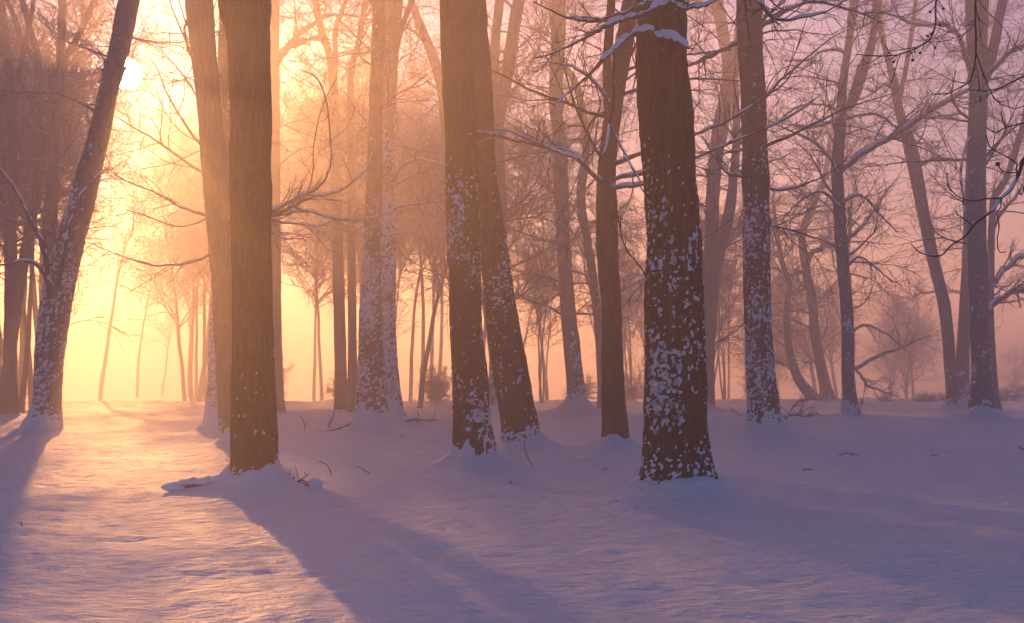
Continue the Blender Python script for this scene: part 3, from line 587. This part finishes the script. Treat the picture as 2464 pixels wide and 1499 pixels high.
# the tree beyond the right edge whose dark boughs reach in
def zl(pts, **k): return dict(p=pts, **k)
ZT = dict(snow=.0, tw=(4, 0), tl=.06, lm=.12, up=.03, t0=.3)
traced_tree('near tree beyond the right edge whose thin dark boughs hang into view', 1349,
    [(2810, 1349, 215), (2806, 1280, 180), (2802, 1100, 165), (2800, 900, 158), (2798, 600, 152), (2796, 300, 148), (2795, 0, 142), (2794, -200, 136)],
    z_top=15, seed=41, mound=.3, snow=(-130 * D2, .6, .3, .4, 4, 9), ridge=.012, group='tall trees standing in the snow', limb_mat=DRY,
    limbs=[zl([(2770, 230, 40), (2700, 250, 26), (2600, 300, 16), (2520, 340, 11), (2464, 382, 9), (2453, 417, 8), (2433, 454, 7), (2410, 479, 6), (2385, 511, 5), (2342, 545, 4.5), (2322, 571, 4), (2293, 588, 3.5), (2267, 614, 3.5), (2245, 618, 3), (2213, 609, 2.5), (2192, 588, 2)], dy=-1.2, snow=.018, cover=-.05, tw=()),
           zl([(2410, 479, 4), (2402, 479, 3.5), (2376, 479, 3.2), (2345, 485, 3), (2310, 477, 2.6), (2285, 454, 2.4), (2279, 439, 2.2), (2279, 422, 2.2)], y0=-.78, dy=-.3, balls=[(2279, 420, 2.4)], **ZT),
           zl([(2342, 545, 3), (2326, 533, 2.8), (2310, 521, 2.6), (2303, 515, 2.4), (2300, 508, 2.2)], y0=-.9, dy=-.2, **ZT),
           zl([(2408, 482, 3), (2408, 500, 2.8), (2399, 514, 2.8), (2404, 545, 2.6), (2400, 577, 2.4), (2404, 606, 2.2), (2419, 608, 2)], y0=-.8, dy=-.2, **ZT),
           zl([(2453, 414, 3.5), (2435, 417, 3), (2419, 415, 2.8), (2408, 408, 2.6), (2402, 399, 2.6)], y0=-.6, dy=-.3, balls=[(2401, 396, 5)], **ZT),
           zl([(2447, 428, 4), (2446, 410, 3.4), (2445, 394, 3.2), (2419, 377, 3), (2382, 354, 2.6), (2373, 325, 2.2)], y0=-.62, dy=-.4, **ZT),
           zl([(2780, 170, 36), (2680, 210, 18), (2560, 275, 8), (2464, 297, 4), (2419, 308, 3), (2396, 320, 2.6), (2373, 308, 2.2)], y0=0, dy=-1.3, **ZT),
           zl([(2419, 308, 2.8), (2412, 290, 2.5), (2408, 270, 2.2)], y0=-1.0, dy=-.1, snow=0, tw=()),
           zl([(2780, 60, 36), (2650, 130, 16), (2540, 165, 7), (2464, 185, 4), (2413, 210, 3.4), (2368, 220, 3), (2328, 215, 2.2)], y0=0, dy=-1, snow=.018, cover=-.1, tw=(6, 3), tl=.12, lm=.4, up=.02, t0=.4),
           zl([(2780, -120, 40), (2600, -95, 22), (2450, -70, 12), (2380, -50, 8), (2350, -10, 5), (2348, 60, 4.4), (2348, 125, 4), (2338, 190, 3.4), (2313, 210, 2.8), (2270, 232, 2.2)], y0=0, dy=-1, snow=0, tw=(8, 4), tl=.15, lm=.6, up=-.01, t0=.5),
           zl([(2400, -58, 8), (2320, -70, 6), (2270, -40, 5), (2253, 0, 4.2), (2248, 75, 3.8), (2218, 110, 3.4), (2148, 135, 3), (2058, 132, 2.2)], y0=-.6, dy=-.6, snow=0, tw=(9, 4), tl=.15, lm=.6, up=-.01, t0=.4),
           zl([(2252, 8, 2.2), (2248, 19, 1.8), (2238, 30, 1.6)], y0=-1.0, dy=-.1, snow=0, tw=(), balls=[(2238, 30, 3.2)]),
           zl([(2250, 40, 2.2), (2259, 51, 1.8), (2262, 62, 1.6)], y0=-1.0, dy=-.1, snow=0, tw=(), balls=[(2262, 62, 3.2)]),
           zl([(2249, 70, 2.2), (2243, 79, 1.8), (2232, 88, 1.6)], y0=-1.0, dy=-.1, snow=0, tw=(), balls=[(2232, 88, 3.2)]),
           zl([(2222, 108, 2.2), (2221, 118, 1.8), (2214, 128, 1.6)], y0=-1.0, dy=-.1, snow=0, tw=(), balls=[(2214, 128, 3.2)]),
           zl([(2190, 124, 2.2), (2196, 135, 1.8), (2196, 146, 1.6)], y0=-1.0, dy=-.1, snow=0, tw=(), balls=[(2196, 146, 3.2)]),
           zl([(2253, 0, 2.2), (2264, 11, 1.8), (2270, 22, 1.6)], y0=-1.0, dy=-.1, snow=0, tw=(), balls=[(2270, 22, 3.2)]),
           zl([(2160, 133, 2.2), (2158, 141, 1.8), (2150, 150, 1.6)], y0=-1.0, dy=-.1, snow=0, tw=(), balls=[(2150, 150, 3.2)]),
           zl([(2235, 100, 2.2), (2245, 108, 1.8), (2250, 116, 1.6)], y0=-1.0, dy=-.1, snow=0, tw=(), balls=[(2250, 116, 3.2)]),
           zl([(2464, 382, 6), (2468, 430, 3.5), (2458, 470, 3), (2450, 455, 2.6)], y0=-.5, dy=-.2, snow=0, tw=()),
           zl([(2348, 125, 3), (2365, 175, 2.8), (2395, 240, 2.6), (2440, 262, 2.2), (2464, 255, 2)], y0=-.75, dy=-.2, snow=0, tw=(5, 0), tl=.1, lm=.2)],
    crown=(8, 7.0, 3.0, 6, 4, 0))

# ------------------------------------------------------------------ background thicket: a few grown trees, copied
def copy_tree(o, parent=None):
    c = o.copy(); COL.objects.link(c)
    if parent is not None: c.parent = parent
    for ch in o.children: copy_tree(ch, c)
    return c
def grown_tree(seed, height, nstem, r, nl, ll, n1, n2, n3, spread, name, label, cat, group, z0=.46, rmin=.017, limb_mat=None):
    rng = np.random.default_rng(seed); z0 = z0 * (1.1, .75, .95, .6)[seed % 4] if height > 6 else z0
    e = empty(name, (0, 0, 0), label, cat, group); mb, cb, tb = MB(), MB(), MB()
    for s in range(nstem):
        a = rng.uniform(0, 6.28); sp = spread * (0 if nstem == 1 else rng.uniform(.5, 1))
        P, R = grow(rng, np.array([[math.cos(a) * .12 * (nstem > 1), math.sin(a) * .12 * (nstem > 1), -.3]]), np.array([[math.cos(a) * sp, math.sin(a) * sp, 1.]]), np.array([height * rng.uniform(.85, 1.05)]), np.array([r * (1 if nstem == 1 else .75)]), 14, .05, .03, .9)
        mb.tubes(P, R, 8)
        S, D, L, rr = spawn(rng, P, R, nl, z0, 1.0, (.5, 1.2), 0, ll / height, .4, .45, rmin * 1.5); D[:, 2] += .15
        P1, R1 = grow(rng, S, D, L, rr, 8, .13, .02, .8); cb.tubes(P1, R1, 4)
        twig_levels(rng, tb, P1, R1, n1, n2, n3, .5, .012, .2, rmin, .15, (3, 3, 3))
    mb.build('trunk', BARK_G, e)
    c = cb.build('crown', limb_mat or TWIG, e); tag(tb.build('twigs', TWIG, c), kind='stuff')
    return e
rng = np.random.default_rng(77)
KIND = {
 'tall': [grown_tree(100 + i, h, 1, .15, 34, 4.6, 6, 4, 0, 0, 'thicket_tree', 'bare twiggy tree in the hazy thicket behind the glade', 'tree', 'thicket trees behind the glade') for i, h in enumerate((17.5, 18.5, 16, 19))],
 'multi': [grown_tree(110 + i, h, 3, .12, 18, 3.8, 6, 4, 0, .22, 'thicket_tree', 'several-stemmed bare tree in the hazy thicket behind the glade', 'tree', 'several-stemmed thicket trees') for i, h in enumerate((15, 17))],
 'dense': [grown_tree(140 + i, h, 1, .18, 74, 7.0, 8, 5, 0, 0, 'thicket_tree', 'tall thicket tree with a dense high crown of fine twigs', 'tree', 'dense-crowned thicket trees', .46, .020) for i, h in enumerate((25, 24, 26))],
 'shrub': [grown_tree(120 + i, h, 9, .035, 8, 1.6, 6, 4, 0, .55, 'shrub', 'leafless twiggy shrub at the far edge of the snow', 'shrub', 'leafless shrubs at the far edge', .1) for i, h in enumerate((3.6, 2.6, 4.6))],
 'far': [grown_tree(130 + i, h, 1, .22, 24, 5.5, 9, 6, 0, 0, 'far_tree', 'faint round-headed tree beyond the far snow bank', 'tree', 'faint trees beyond the far snow bank', .34, .018) for i, h in enumerate((15, 13))],
}
used = set()
def where(u, Y):
    if u < 240: return 'left of the sun gap'
    if u < 525: return 'in the bright gap below the sun'
    if u < 900: return 'behind the straight dark trunk and the glowing pair'
    if u < 1290: return 'behind the close-standing dark trunks'
    if u < 1760: return 'behind the rail fence'
    if u < 2250: return 'beyond the bank behind the slim bent trunk'
    return 'beyond the bank behind the straight pale trunk'
WHAT = dict(tall=('slim bare tree', 'tree'), multi=('several-stemmed bare tree', 'tree'), dense=('tall dense-crowned bare tree', 'tree'), shrub=('leafless twiggy shrub', 'shrub'), far=('faint round-headed tree', 'tree'))
def place(kind, u, Y, s=1.0, z=0.0):
    k = KIND[kind]; src = k[rng.integers(len(k))]
    o = src if src.name not in used else copy_tree(src)
    used.add(src.name)
    o['label'] = WHAT[kind][0] + ' ' + where(u, Y); o['group'] = WHAT[kind][0] + 's ' + where(u, Y)
    o.location = ((u - U0) / F * Y, Y, z); o.rotation_euler = (0, 0, rng.uniform(0, 6.28)); s *= rng.uniform(.9, 1.08); o.scale = (s, s, s)
for i in range(14):                       # left of the sun gap
    Y = rng.uniform(41, 64); place('tall' if i % 3 else 'multi', rng.uniform(-330, 150) - (Y - 41) * .5, Y)
rng = np.random.default_rng(4)
for i in range(5):                       # right of the sun gap: the dense part
    Y = rng.uniform(56, 88); place('tall' if i % 8 else 'multi', rng.uniform(620, 1260), Y)
rng = np.random.default_rng(5)
for i in range(7, 22): place('dense', 545 + i * 29 + rng.uniform(-12, 12), rng.uniform(84, 102), .97)
for u, Y in ((505, 92), (540, 100), (472, 98)): place('dense', u, Y, .95)
for u, Y, k in ((240, 96, 1.2), (445, 90, 1.32), (478, 86, 1.32), (462, 95, 1.34), (492, 90, 1.34)): place('tall', u, Y, k)
for i in range(14): place('dense', 120 - i * 30 + rng.uniform(-12, 12), rng.uniform(56, 80), .97)
for u, Y in ((330, 118), (455, 112), (520, 96), (390, 138), (570, 96)):
    place('tall', u, Y, 1.0)
rng = np.random.default_rng(6)
for i in range(16): place('tall' if i % 2 else 'multi', rng.uniform(1240, 1760), rng.uniform(74, 110), .85)
for i in range(12): place('far', rng.uniform(1760, 2200), rng.uniform(98, 150), .95 + .1 * (i % 3), -2.5)
for u in (2330, 2440, 2500, 2560): place('far', u, rng.uniform(130, 165), .6, -3)
rng = np.random.default_rng(7)
for i in range(7): place('shrub', (rng.uniform(-250, 120) if i % 3 == 0 else rng.uniform(640, 1300)), rng.uniform(70, 82), rng.uniform(.6, 1.0))
for i in range(7): place('shrub', rng.uniform(1300, 1880), rng.uniform(76, 84), rng.uniform(.4, .65))

# ------------------------------------------------------------------ the snow: one sheet, banked against the trunks
EXTRA = [(at(1225, 1186, row_y(1186))[0], row_y(1186), .30, .10, .16), (at(2145, 1187, row_y(1187))[0], row_y(1187), .28, .035, .15), (at(2000, 1328, row_y(1328))[0], row_y(1328), .5, .03, .3),
         (at(2410, 1338, row_y(1338))[0], row_y(1338), .14, .04, .1), (at(1225, 1412, row_y(1412))[0], row_y(1412), .35, .03, .2), (at(1690, 1388, row_y(1388))[0], row_y(1388), .4, .03, .2), (at(1900, 1023, row_y(1023))[0], row_y(1023), .6, .08, .4), (at(455, 1200, row_y(1200))[0], row_y(1200), .40, .07, .3)]
def ground_z(x, y):
    x = np.asarray(x, float); y = np.asarray(y, float)
    z = .10 * fbm(x * .11, y * .11, 0, 3, 2) + .03 * fbm(x * .5, y * .7, 0, 8, 2)
    near = np.clip(1.25 - y / 60, 0.1, 1)
    z = z * smooth(2, 12, y + 12)
    rp = vnoise(x * 3.2 + .8 * vnoise(x * .7, y * .7, 0, 23), y * 6.5, 0, 21) * .55 + vnoise(x * 7, y * 15, 0, 22) * .45 + vnoise(x * 1.4, y * 2.6, 0, 24) * .9
    z = z + .024 * rp * near
    for (mx, my, R, h, w, sd) in MOUNDS:
        dx, dy = x - mx, y - my; r = np.hypot(dx, dy); sel = r < R + w * 8
        if not sel.any(): continue
        th = np.arctan2(dy[sel], dx[sel]); a = 1 + .28 * vnoise(np.cos(th) * 1.7 + 5, np.sin(th) * 1.7, sd, sd)
        e_ = np.maximum(r[sel] - R * .9, 0); z[sel] += h * a * (.72 * np.exp(-e_ / (w * .5)) + .28 * np.exp(-e_ / (w * 1.6))) * smooth(R + w * 8, R + w * 3, r[sel])
    for (mx, my, R, h, w) in EXTRA:
        r = np.hypot(x - mx, (y - my) * .8); z += h * np.exp(-(r / R) ** 2)
    # the far bank: a low rise, then down to the frozen flat beyond
    edge = 82 + 3 * vnoise(x * .06, 0, 0, 50)
    z += .35 * np.exp(-((y - edge + 3) / 4.0) ** 2) * smooth(10, 30, x) + .12 * fbm(x * .9, y * .9, 0, 51, 3) * smooth(60, 78, y)
    z -= 4.5 * smooth(edge, edge + 22, y)
    return z
ap = 8.0
d = np.concatenate([np.linspace(.6, 12.5, 34)[:-1], np.geomspace(12.5, 112, 600), np.geomspace(112, 640, 46)[1:]])
s = np.concatenate([-np.geomspace(3.2, .50, 26)[:-1], np.linspace(-.50, .50, 560), np.geomspace(.50, 3.2, 26)[1:]])
X = (d[:, None] * s[None, :]); Yg = np.broadcast_to((d - ap)[:, None], X.shape)
X = np.clip(X, -400, 400)
Z = ground_z(X.ravel(), Yg.ravel()).reshape(X.shape)
nr, nc = X.shape
i = np.arange(nr - 1)[:, None] * nc; j = np.arange(nc - 1)[None]
me = mesh_from('snowy_ground', np.stack([X, Yg, Z], -1).reshape(-1, 3), [np.stack([i + j, i + j + 1, i + nc + j + 1, i + nc + j], -1).reshape(-1, 4)])
g = bpy.data.objects.new('snowy_ground', me); COL.objects.link(g); me.materials.append(SNOW); tag(g, kind='structure')
def gz(x, y): return float(ground_z(np.array([x]), np.array([y]))[0])
def gp(u, v):
    Y = row_y(v); x = (u - U0) / F * Y
    return np.array([x, Y, gz(x, Y)])

# ------------------------------------------------------------------ things lying on and sticking out of the snow
def stick(pts, label, w=3.0, group='thin sticks poking out of the snow', sub=(), seed=0, cat='stick', name='stick'):
    """pts: (u,v) rows; the first stands on the snow, the rest at its distance"""
    b = gp(*pts[0]); Y = b[1]; k = Y / F
    o = empty(name, (b[0], b[1], b[2]), label, cat, group)
    def line(pp, ww):
        A = np.array([at(u, v, Y + .03 * i) for i, (u, v) in enumerate(pp)]); A[:, 2] += b[2] - at(*pts[0], Y)[2]
        return A, np.linspace(ww, ww * .55, len(pp)) * k / 2
    A, R = line(pts, w); A = np.vstack([[A[0] - [0, 0, .08]], A]); R = np.concatenate([[R[0]], R])
    q = resample(np.column_stack([A, R]), max(8, 4 * len(A)))
    m = MB(); m.tubes(q[:, :3], q[:, 3], 6); m.build('stem', DRY, o, b)
    for sp in sub:
        A, R = line(sp, w * .7); q = resample(np.column_stack([A, R]), 8); m = MB(); m.tubes(q[:, :3], q[:, 3], 5); m.build('twig', DRY, o, b)
    return o
stick([(797, 1139), (793, 1122), (782, 1110), (766, 1103)], 'curved stick arching left, right of the log-side trunk', 2.6)
stick([(891, 1138), (880, 1130), (868, 1122), (855, 1119)], 'low stick bowed to the left in open lit snow', 2.6)
stick([(716, 1142), (714, 1128), (708, 1116)], 'short upright stick right of the straight dark trunk', 2.6)
stick([(736, 1142), (735, 1136), (733, 1131)], 'tiny stub stick right of the straight dark trunk', 2.4)
stick([(692, 1146), (697, 1130), (700, 1117)], 'thin stick leaning right at the snow skirt edge', 2)
stick([(1280, 1127), (1270, 1108), (1262, 1085), (1264, 1066), (1284, 1050)], 'long bow-shaped stem in front of the left-leaning trunk', 2.6)
stick([(1218, 1180), (1225, 1174), (1232, 1166)], 'forked twig sticking out of a small snow hump', 3.2, sub=[[(1229, 1170), (1229, 1164)]])
stick([(52, 1271), (52, 1265), (48, 1261)], 'lone dark stub alone in open snow', 3.5)
stick([(1932, 1124), (1938, 1121), (1948, 1121), (1966, 1124)], 'flat dark twig bowed over the snow', 2.8)
stick([(2020, 1094), (2030, 1089), (2040, 1088), (2056, 1090)], 'arched twig lying on the snow with a smaller one beside it', 2.6, sub=[[(2046, 1093), (2056, 1091), (2066, 1093)]])
stick([(2240, 1092), (2248, 1091), (2260, 1092)], 'faint flat twig on the snow before the crooked leaning trunk', 2.4)
stick([(2462, 1078), (2457, 1074), (2452, 1069)], 'dark forked twig tip at the snow edge by the near tree', 3, sub=[[(2458, 1075), (2468, 1076)]])
stick([(1452, 1129), (1458, 1126), (1464, 1126)], 'tiny twig lying between two dark trunks', 2.4)
stick([(962, 1054), (968, 1050), (974, 1050)], 'small hooked twig on pink snow by the glowing pair', 2.2)
stick([(1228, 1020), (1234, 1010), (1236, 1003)], 'short twig standing on far snow beside the leaning trunk foot', 2.2)
stick([(732, 1036), (733, 1020), (728, 1008), (722, 998)], 'tall forked weed stem standing in glowing snow', 2.4, sub=[[(733, 1020), (740, 1010), (744, 1002)], [(729, 1010), (732, 1002)]])
stick([(792, 1036), (794, 1020), (798, 1004)], 'fine upright weed stem in glowing snow', 2.2, sub=[[(794, 1022), (788, 1012)], [(796, 1014), (803, 1006)]])
stick([(1002, 1018), (1006, 1008), (1007, 1000)], 'single short stem on the far pink snow', 2.2)
stick([(2066, 1003), (2070, 985), (2076, 965), (2080, 940)], 'thin sapling whip beside the slim bent trunk', 2.4, sub=[[(2071, 980), (2078, 966)], [(2075, 968), (2070, 955)]])
# snowed-in log
b = gp(470, 1197)
o = empty('fallen_log', b, 'short log buried under a long cap of snow beside the straight trunk', 'log')
LY = b[1]; A = np.array([at(u, v, LY) for u, v in ((535, 1183), (500, 1186), (455, 1189), (418, 1194))]); A[:, 2] += b[2] - at(470, 1197, LY)[2] - .045
q = resample(np.column_stack([A, [.034, .034, .032, .022]]), 24); m = MB(); m.tubes(q[:, :3], q[:, 3] * (1 + .12 * vnoise(np.arange(24) * .7, 0, 0, 5)), 12); m.build('log', BARK, o, b)
q = resample(np.column_stack([A + [0, .03, .045], [.10, .095, .09, .06]]), 30)
m = MB(); n = 30; th = np.arange(16) * 2 * math.pi / 16
prof = q[:, 3] * (1 + .18 * vnoise(np.arange(n) * .45, 2, 0, 6)); prof[-1] = .02; prof[-2] *= .6; prof[0] = .05
T = unit(np.gradient(q[:, :3], axis=0)); S_ = unit(np.cross(T, np.tile([0, 0, 1.], (n, 1))))
V = q[:, None, :3] + S_[:, None] * (np.cos(th)[None, :, None] * prof[:, None, None] * 1.25) + np.array([0, 0, 1.])[None, None] * (np.where(np.sin(th) > 0, np.sin(th) * .72, np.sin(th) * .35)[None, :, None] * prof[:, None, None])
V = V + .012 * vnoise(V[..., 0] * 9, V[..., 1] * 9, V[..., 2] * 9, 7)[..., None]
ii = np.arange(n - 1)[:, None] * 16; jj = np.arange(16)[None]; j2 = (jj + 1) % 16
m.add(V.reshape(-1, 3), np.stack([ii + jj, ii + j2, ii + 16 + j2, ii + 16 + jj], -1).reshape(-1, 4)); m.build('snow_cap', SNOW_B, o, b)
# far end of the cap sloping into the snow
m = MB(); m.blob(A[-1] + [.0, .03, .01], (.16, .14, .075), 4, .2, (18, 11)); m.build('snow_drift', SNOW_B, o, b)
# snow lump with sticks
b = gp(757, 1188)
o = empty('snow_lump', b, 'round snow lump on a cut stub with bare sticks beside the straight trunk', 'snow lump')
m = MB(); m.blob(b + [0, 0, .045], (.125, .12, .085), 9, .25, (20, 13)); m.build('snow_cap', SNOW_B, o, b)
m = MB(); m.tubes(np.array([b + [-.12, -.05, .03], b + [-.06, -.08, .045]]), np.array([.024, .022]), 10); m.build('stub', DRY, o, b)
for pp in ([(743, 1176), (728, 1170), (712, 1173), (700, 1172)], [(718, 1171), (732, 1163), (745, 1152)], [(738, 1178), (722, 1174), (706, 1172)], [(704, 1170), (708, 1160)]):
    A = np.array([at(u, v, b[1] - .05) for u, v in pp]); A[:, 2] += b[2] - at(757, 1188, b[1])[2]
    q = resample(np.column_stack([A, np.linspace(.010, .005, len(pp))]), 10); m = MB(); m.tubes(q[:, :3], q[:, 3], 6); m.build('stick', DRY, o, b)
# fallen branch in the glow
def fallen(label, pts, ws, twn, seed, name='fallen_branch', snow=.03, lm=.9, tl=.5, up=.03):
    r_ = np.random.default_rng(seed); b = gp(*pts[0]); Y = b[1]
    o = empty(name, b, label, 'branch', 'fallen branches on the snow')
    A = np.array([at(u, v, Y) for u, v in pts]); A[:, 2] += b[2] - at(*pts[0], Y)[2]
    R = np.array(ws) * Y / F / 2; q = resample(np.column_stack([A, R]), 22)
    m = MB(); m.tubes(q[:, :3], q[:, 3], 7); bo = m.build('stem', LIMB, o, b)
    if twn: m = MB(); twig_levels(r_, m, q[None, :, :3], q[None, :, 3], *twn, 0, tl, up, .2, .007, .1, lenmax=lm); tag(m.build('twigs', TWIG, o, b), kind='stuff')
    if snow: m = MB(); snow_ridge(m, q[:, :3], q[:, 3], snow, seed, .5); tag(m.build('lying_snow', SNOW_B, o, b), kind='stuff')
    return o
fallen('snowy fallen branch rising to the right, left of the glowing pair', [(760, 1036), (790, 1034), (815, 1028), (846, 1016)], (5, 7, 6, 4), (4, 2), 3)
fallen('tangled bare branch heaped against the snow-plastered trunk', [(1890, 1012), (1905, 985), (1925, 968), (1955, 964)], (6, 5, 4, 2), (7, 4), 5, lm=.8)
fallen('crooked fallen branch with upturned twigs beyond the tangled heap', [(1880, 1006), (1912, 1000), (1940, 1004), (1968, 998)], (6, 6, 5, 3), (10, 4), 6, lm=.7, up=.08)
fallen('thin looping fallen branch behind the snow-plastered trunk', [(1795, 1004), (1780, 1003), (1772, 995), (1765, 985)], (4, 4, 3, 2), (3, 2), 7, lm=.4, snow=.01)
fallen('low snow-covered branch right of the pale striped trunk', [(975, 1018), (1000, 1012), (1030, 1016), (1050, 1014)], (6, 7, 6, 3), (4, 2), 8, lm=.5)

# rail fence far behind
FY = row_y(968)
fe = empty('rail_fence', (at(1430, 973, FY)[0], FY, 0), 'low wooden rail fence, faint in haze behind the plain forking trunk', 'fence')
ob = np.array(fe.location); 
def box_mesh(name, c, sz, mat, parent):
    m = MB(); hx, hy, hz = np.array(sz) / 2
    V = np.array([(x, y, z) for x in (-hx, hx) for y in (-hy, hy) for z in (-hz, hz)]) + c
    m.add(V, np.array([(0, 1, 3, 2), (4, 6, 7, 5), (0, 4, 5, 1), (2, 3, 7, 6), (0, 2, 6, 4), (1, 5, 7, 3)])); o = m.build(name, mat, parent, ob, flat=True)
    bv = o.modifiers.new('bevel', 'BEVEL'); bv.width = .012; bv.segments = 1; return o
x0, x1 = at(1392, 0, FY)[0], at(1566, 0, FY)[0]
xs = np.linspace(x0, x1, 4)
for x in xs: box_mesh('post', np.array([x, FY + .09, .45]), (.11, .10, 1.5), WOOD, fe)
for a, b2 in zip(xs[:-1], xs[1:]):
    for zc in (.32, .68, 1.06):
        box_mesh('rail', np.array([(a + b2) / 2, FY, zc]), (b2 - a - .02, .05, .09), WOOD, fe)

# snow-laden low bushes on the far bank
def bush(u, v, s, label, seed):
    r_ = np.random.default_rng(seed); Y = row_y(v); x = (u - U0) / F * Y; b = np.array([x, Y, gz(x, Y)])
    o = empty('low_bush', b, label, 'bush', 'snow-laden low bushes on the far bank')
    m = MB(); n = 26; a = r_.uniform(0, 6.28, n); S_ = b + np.stack([np.cos(a) * .3 * s, np.sin(a) * .3 * s, np.full(n, -.1)], -1) * r_.uniform(0, 1, (n, 1))
    D = np.stack([np.cos(a), np.sin(a), r_.uniform(.5, 2, n)], -1); P, R = grow(r_, S_, D, r_.uniform(.5, 1.1, n) * s, np.full(n, .014), 6, .2, .0, .6); m.tubes(P, R, 4)
    st = m.build('stems', TWIG, o, b); tag(st, kind='stuff')
    m = MB(); twig_levels(r_, m, P, R, 5, 3, 0, .5, .0, .1, .009); tag(m.build('twigs', TWIG, st, b), kind='stuff')
    m = MB()
    for k in range(16):
        c = P[r_.integers(n), r_.integers(2, 6)]; m.blob(c, r_.uniform(.06, .17, 3) * s * (1.4, 1.4, .8), int(seed * 31 + k), .35, (9, 6))
    tag(m.build('snow_clumps', SNOW_B, o, b), kind='stuff')
for u, v, s, lab, sd in ((2418, 967, 1.0, 'snow-laden low bush right of the straight pale trunk', 1), (2452, 965, 1.3, 'taller snow-laden bush on the bank near the curved trunk', 2),
                         (2236, 968, .8, 'small snow-laden bush left of the crooked leaning trunk', 3), (2205, 968, .5, 'little tuft of snowy stems on the open bank', 4),
                         (2272, 967, .6, 'snowy tuft close against the crooked trunk mound', 5), (2130, 967, .55, 'snowy tuft under the low arching boughs', 6), (1985, 968, .7, 'snowy scrub at the foot of the faint arching-bough tree', 7)):
    bush(u, v, s, lab, sd)

# ------------------------------------------------------------------ the air
hb = MB(); x, y0, y1, z0, z1 = 420, -14, 660, -6.5, 29.5
V = np.array([(a, b_, c) for a in (-x, x) for b_ in (y0, y1) for c in (z0, z1)], float)
hb.add(V, np.array([(0, 1, 3, 2), (4, 6, 7, 5), (0, 4, 5, 1), (2, 3, 7, 6), (0, 2, 6, 4), (1, 5, 7, 3)]))
hm = bpy.data.materials.new('haze'); hm.use_nodes = True; n, l = hm.node_tree.nodes, hm.node_tree.links; n.clear()
pv = n.new('ShaderNodeVolumePrincipled'); pv.inputs['Density'].default_value = HAZE_DENSITY; pv.inputs['Anisotropy'].default_value = HAZE_G; pv.inputs['Color'].default_value = HAZE_COLOR
mo = n.new('ShaderNodeOutputMaterial'); l.new(pv.outputs[0], mo.inputs['Volume'])
hz = hb.build('haze', hm, None, flat=True); tag(hz, kind='stuff')
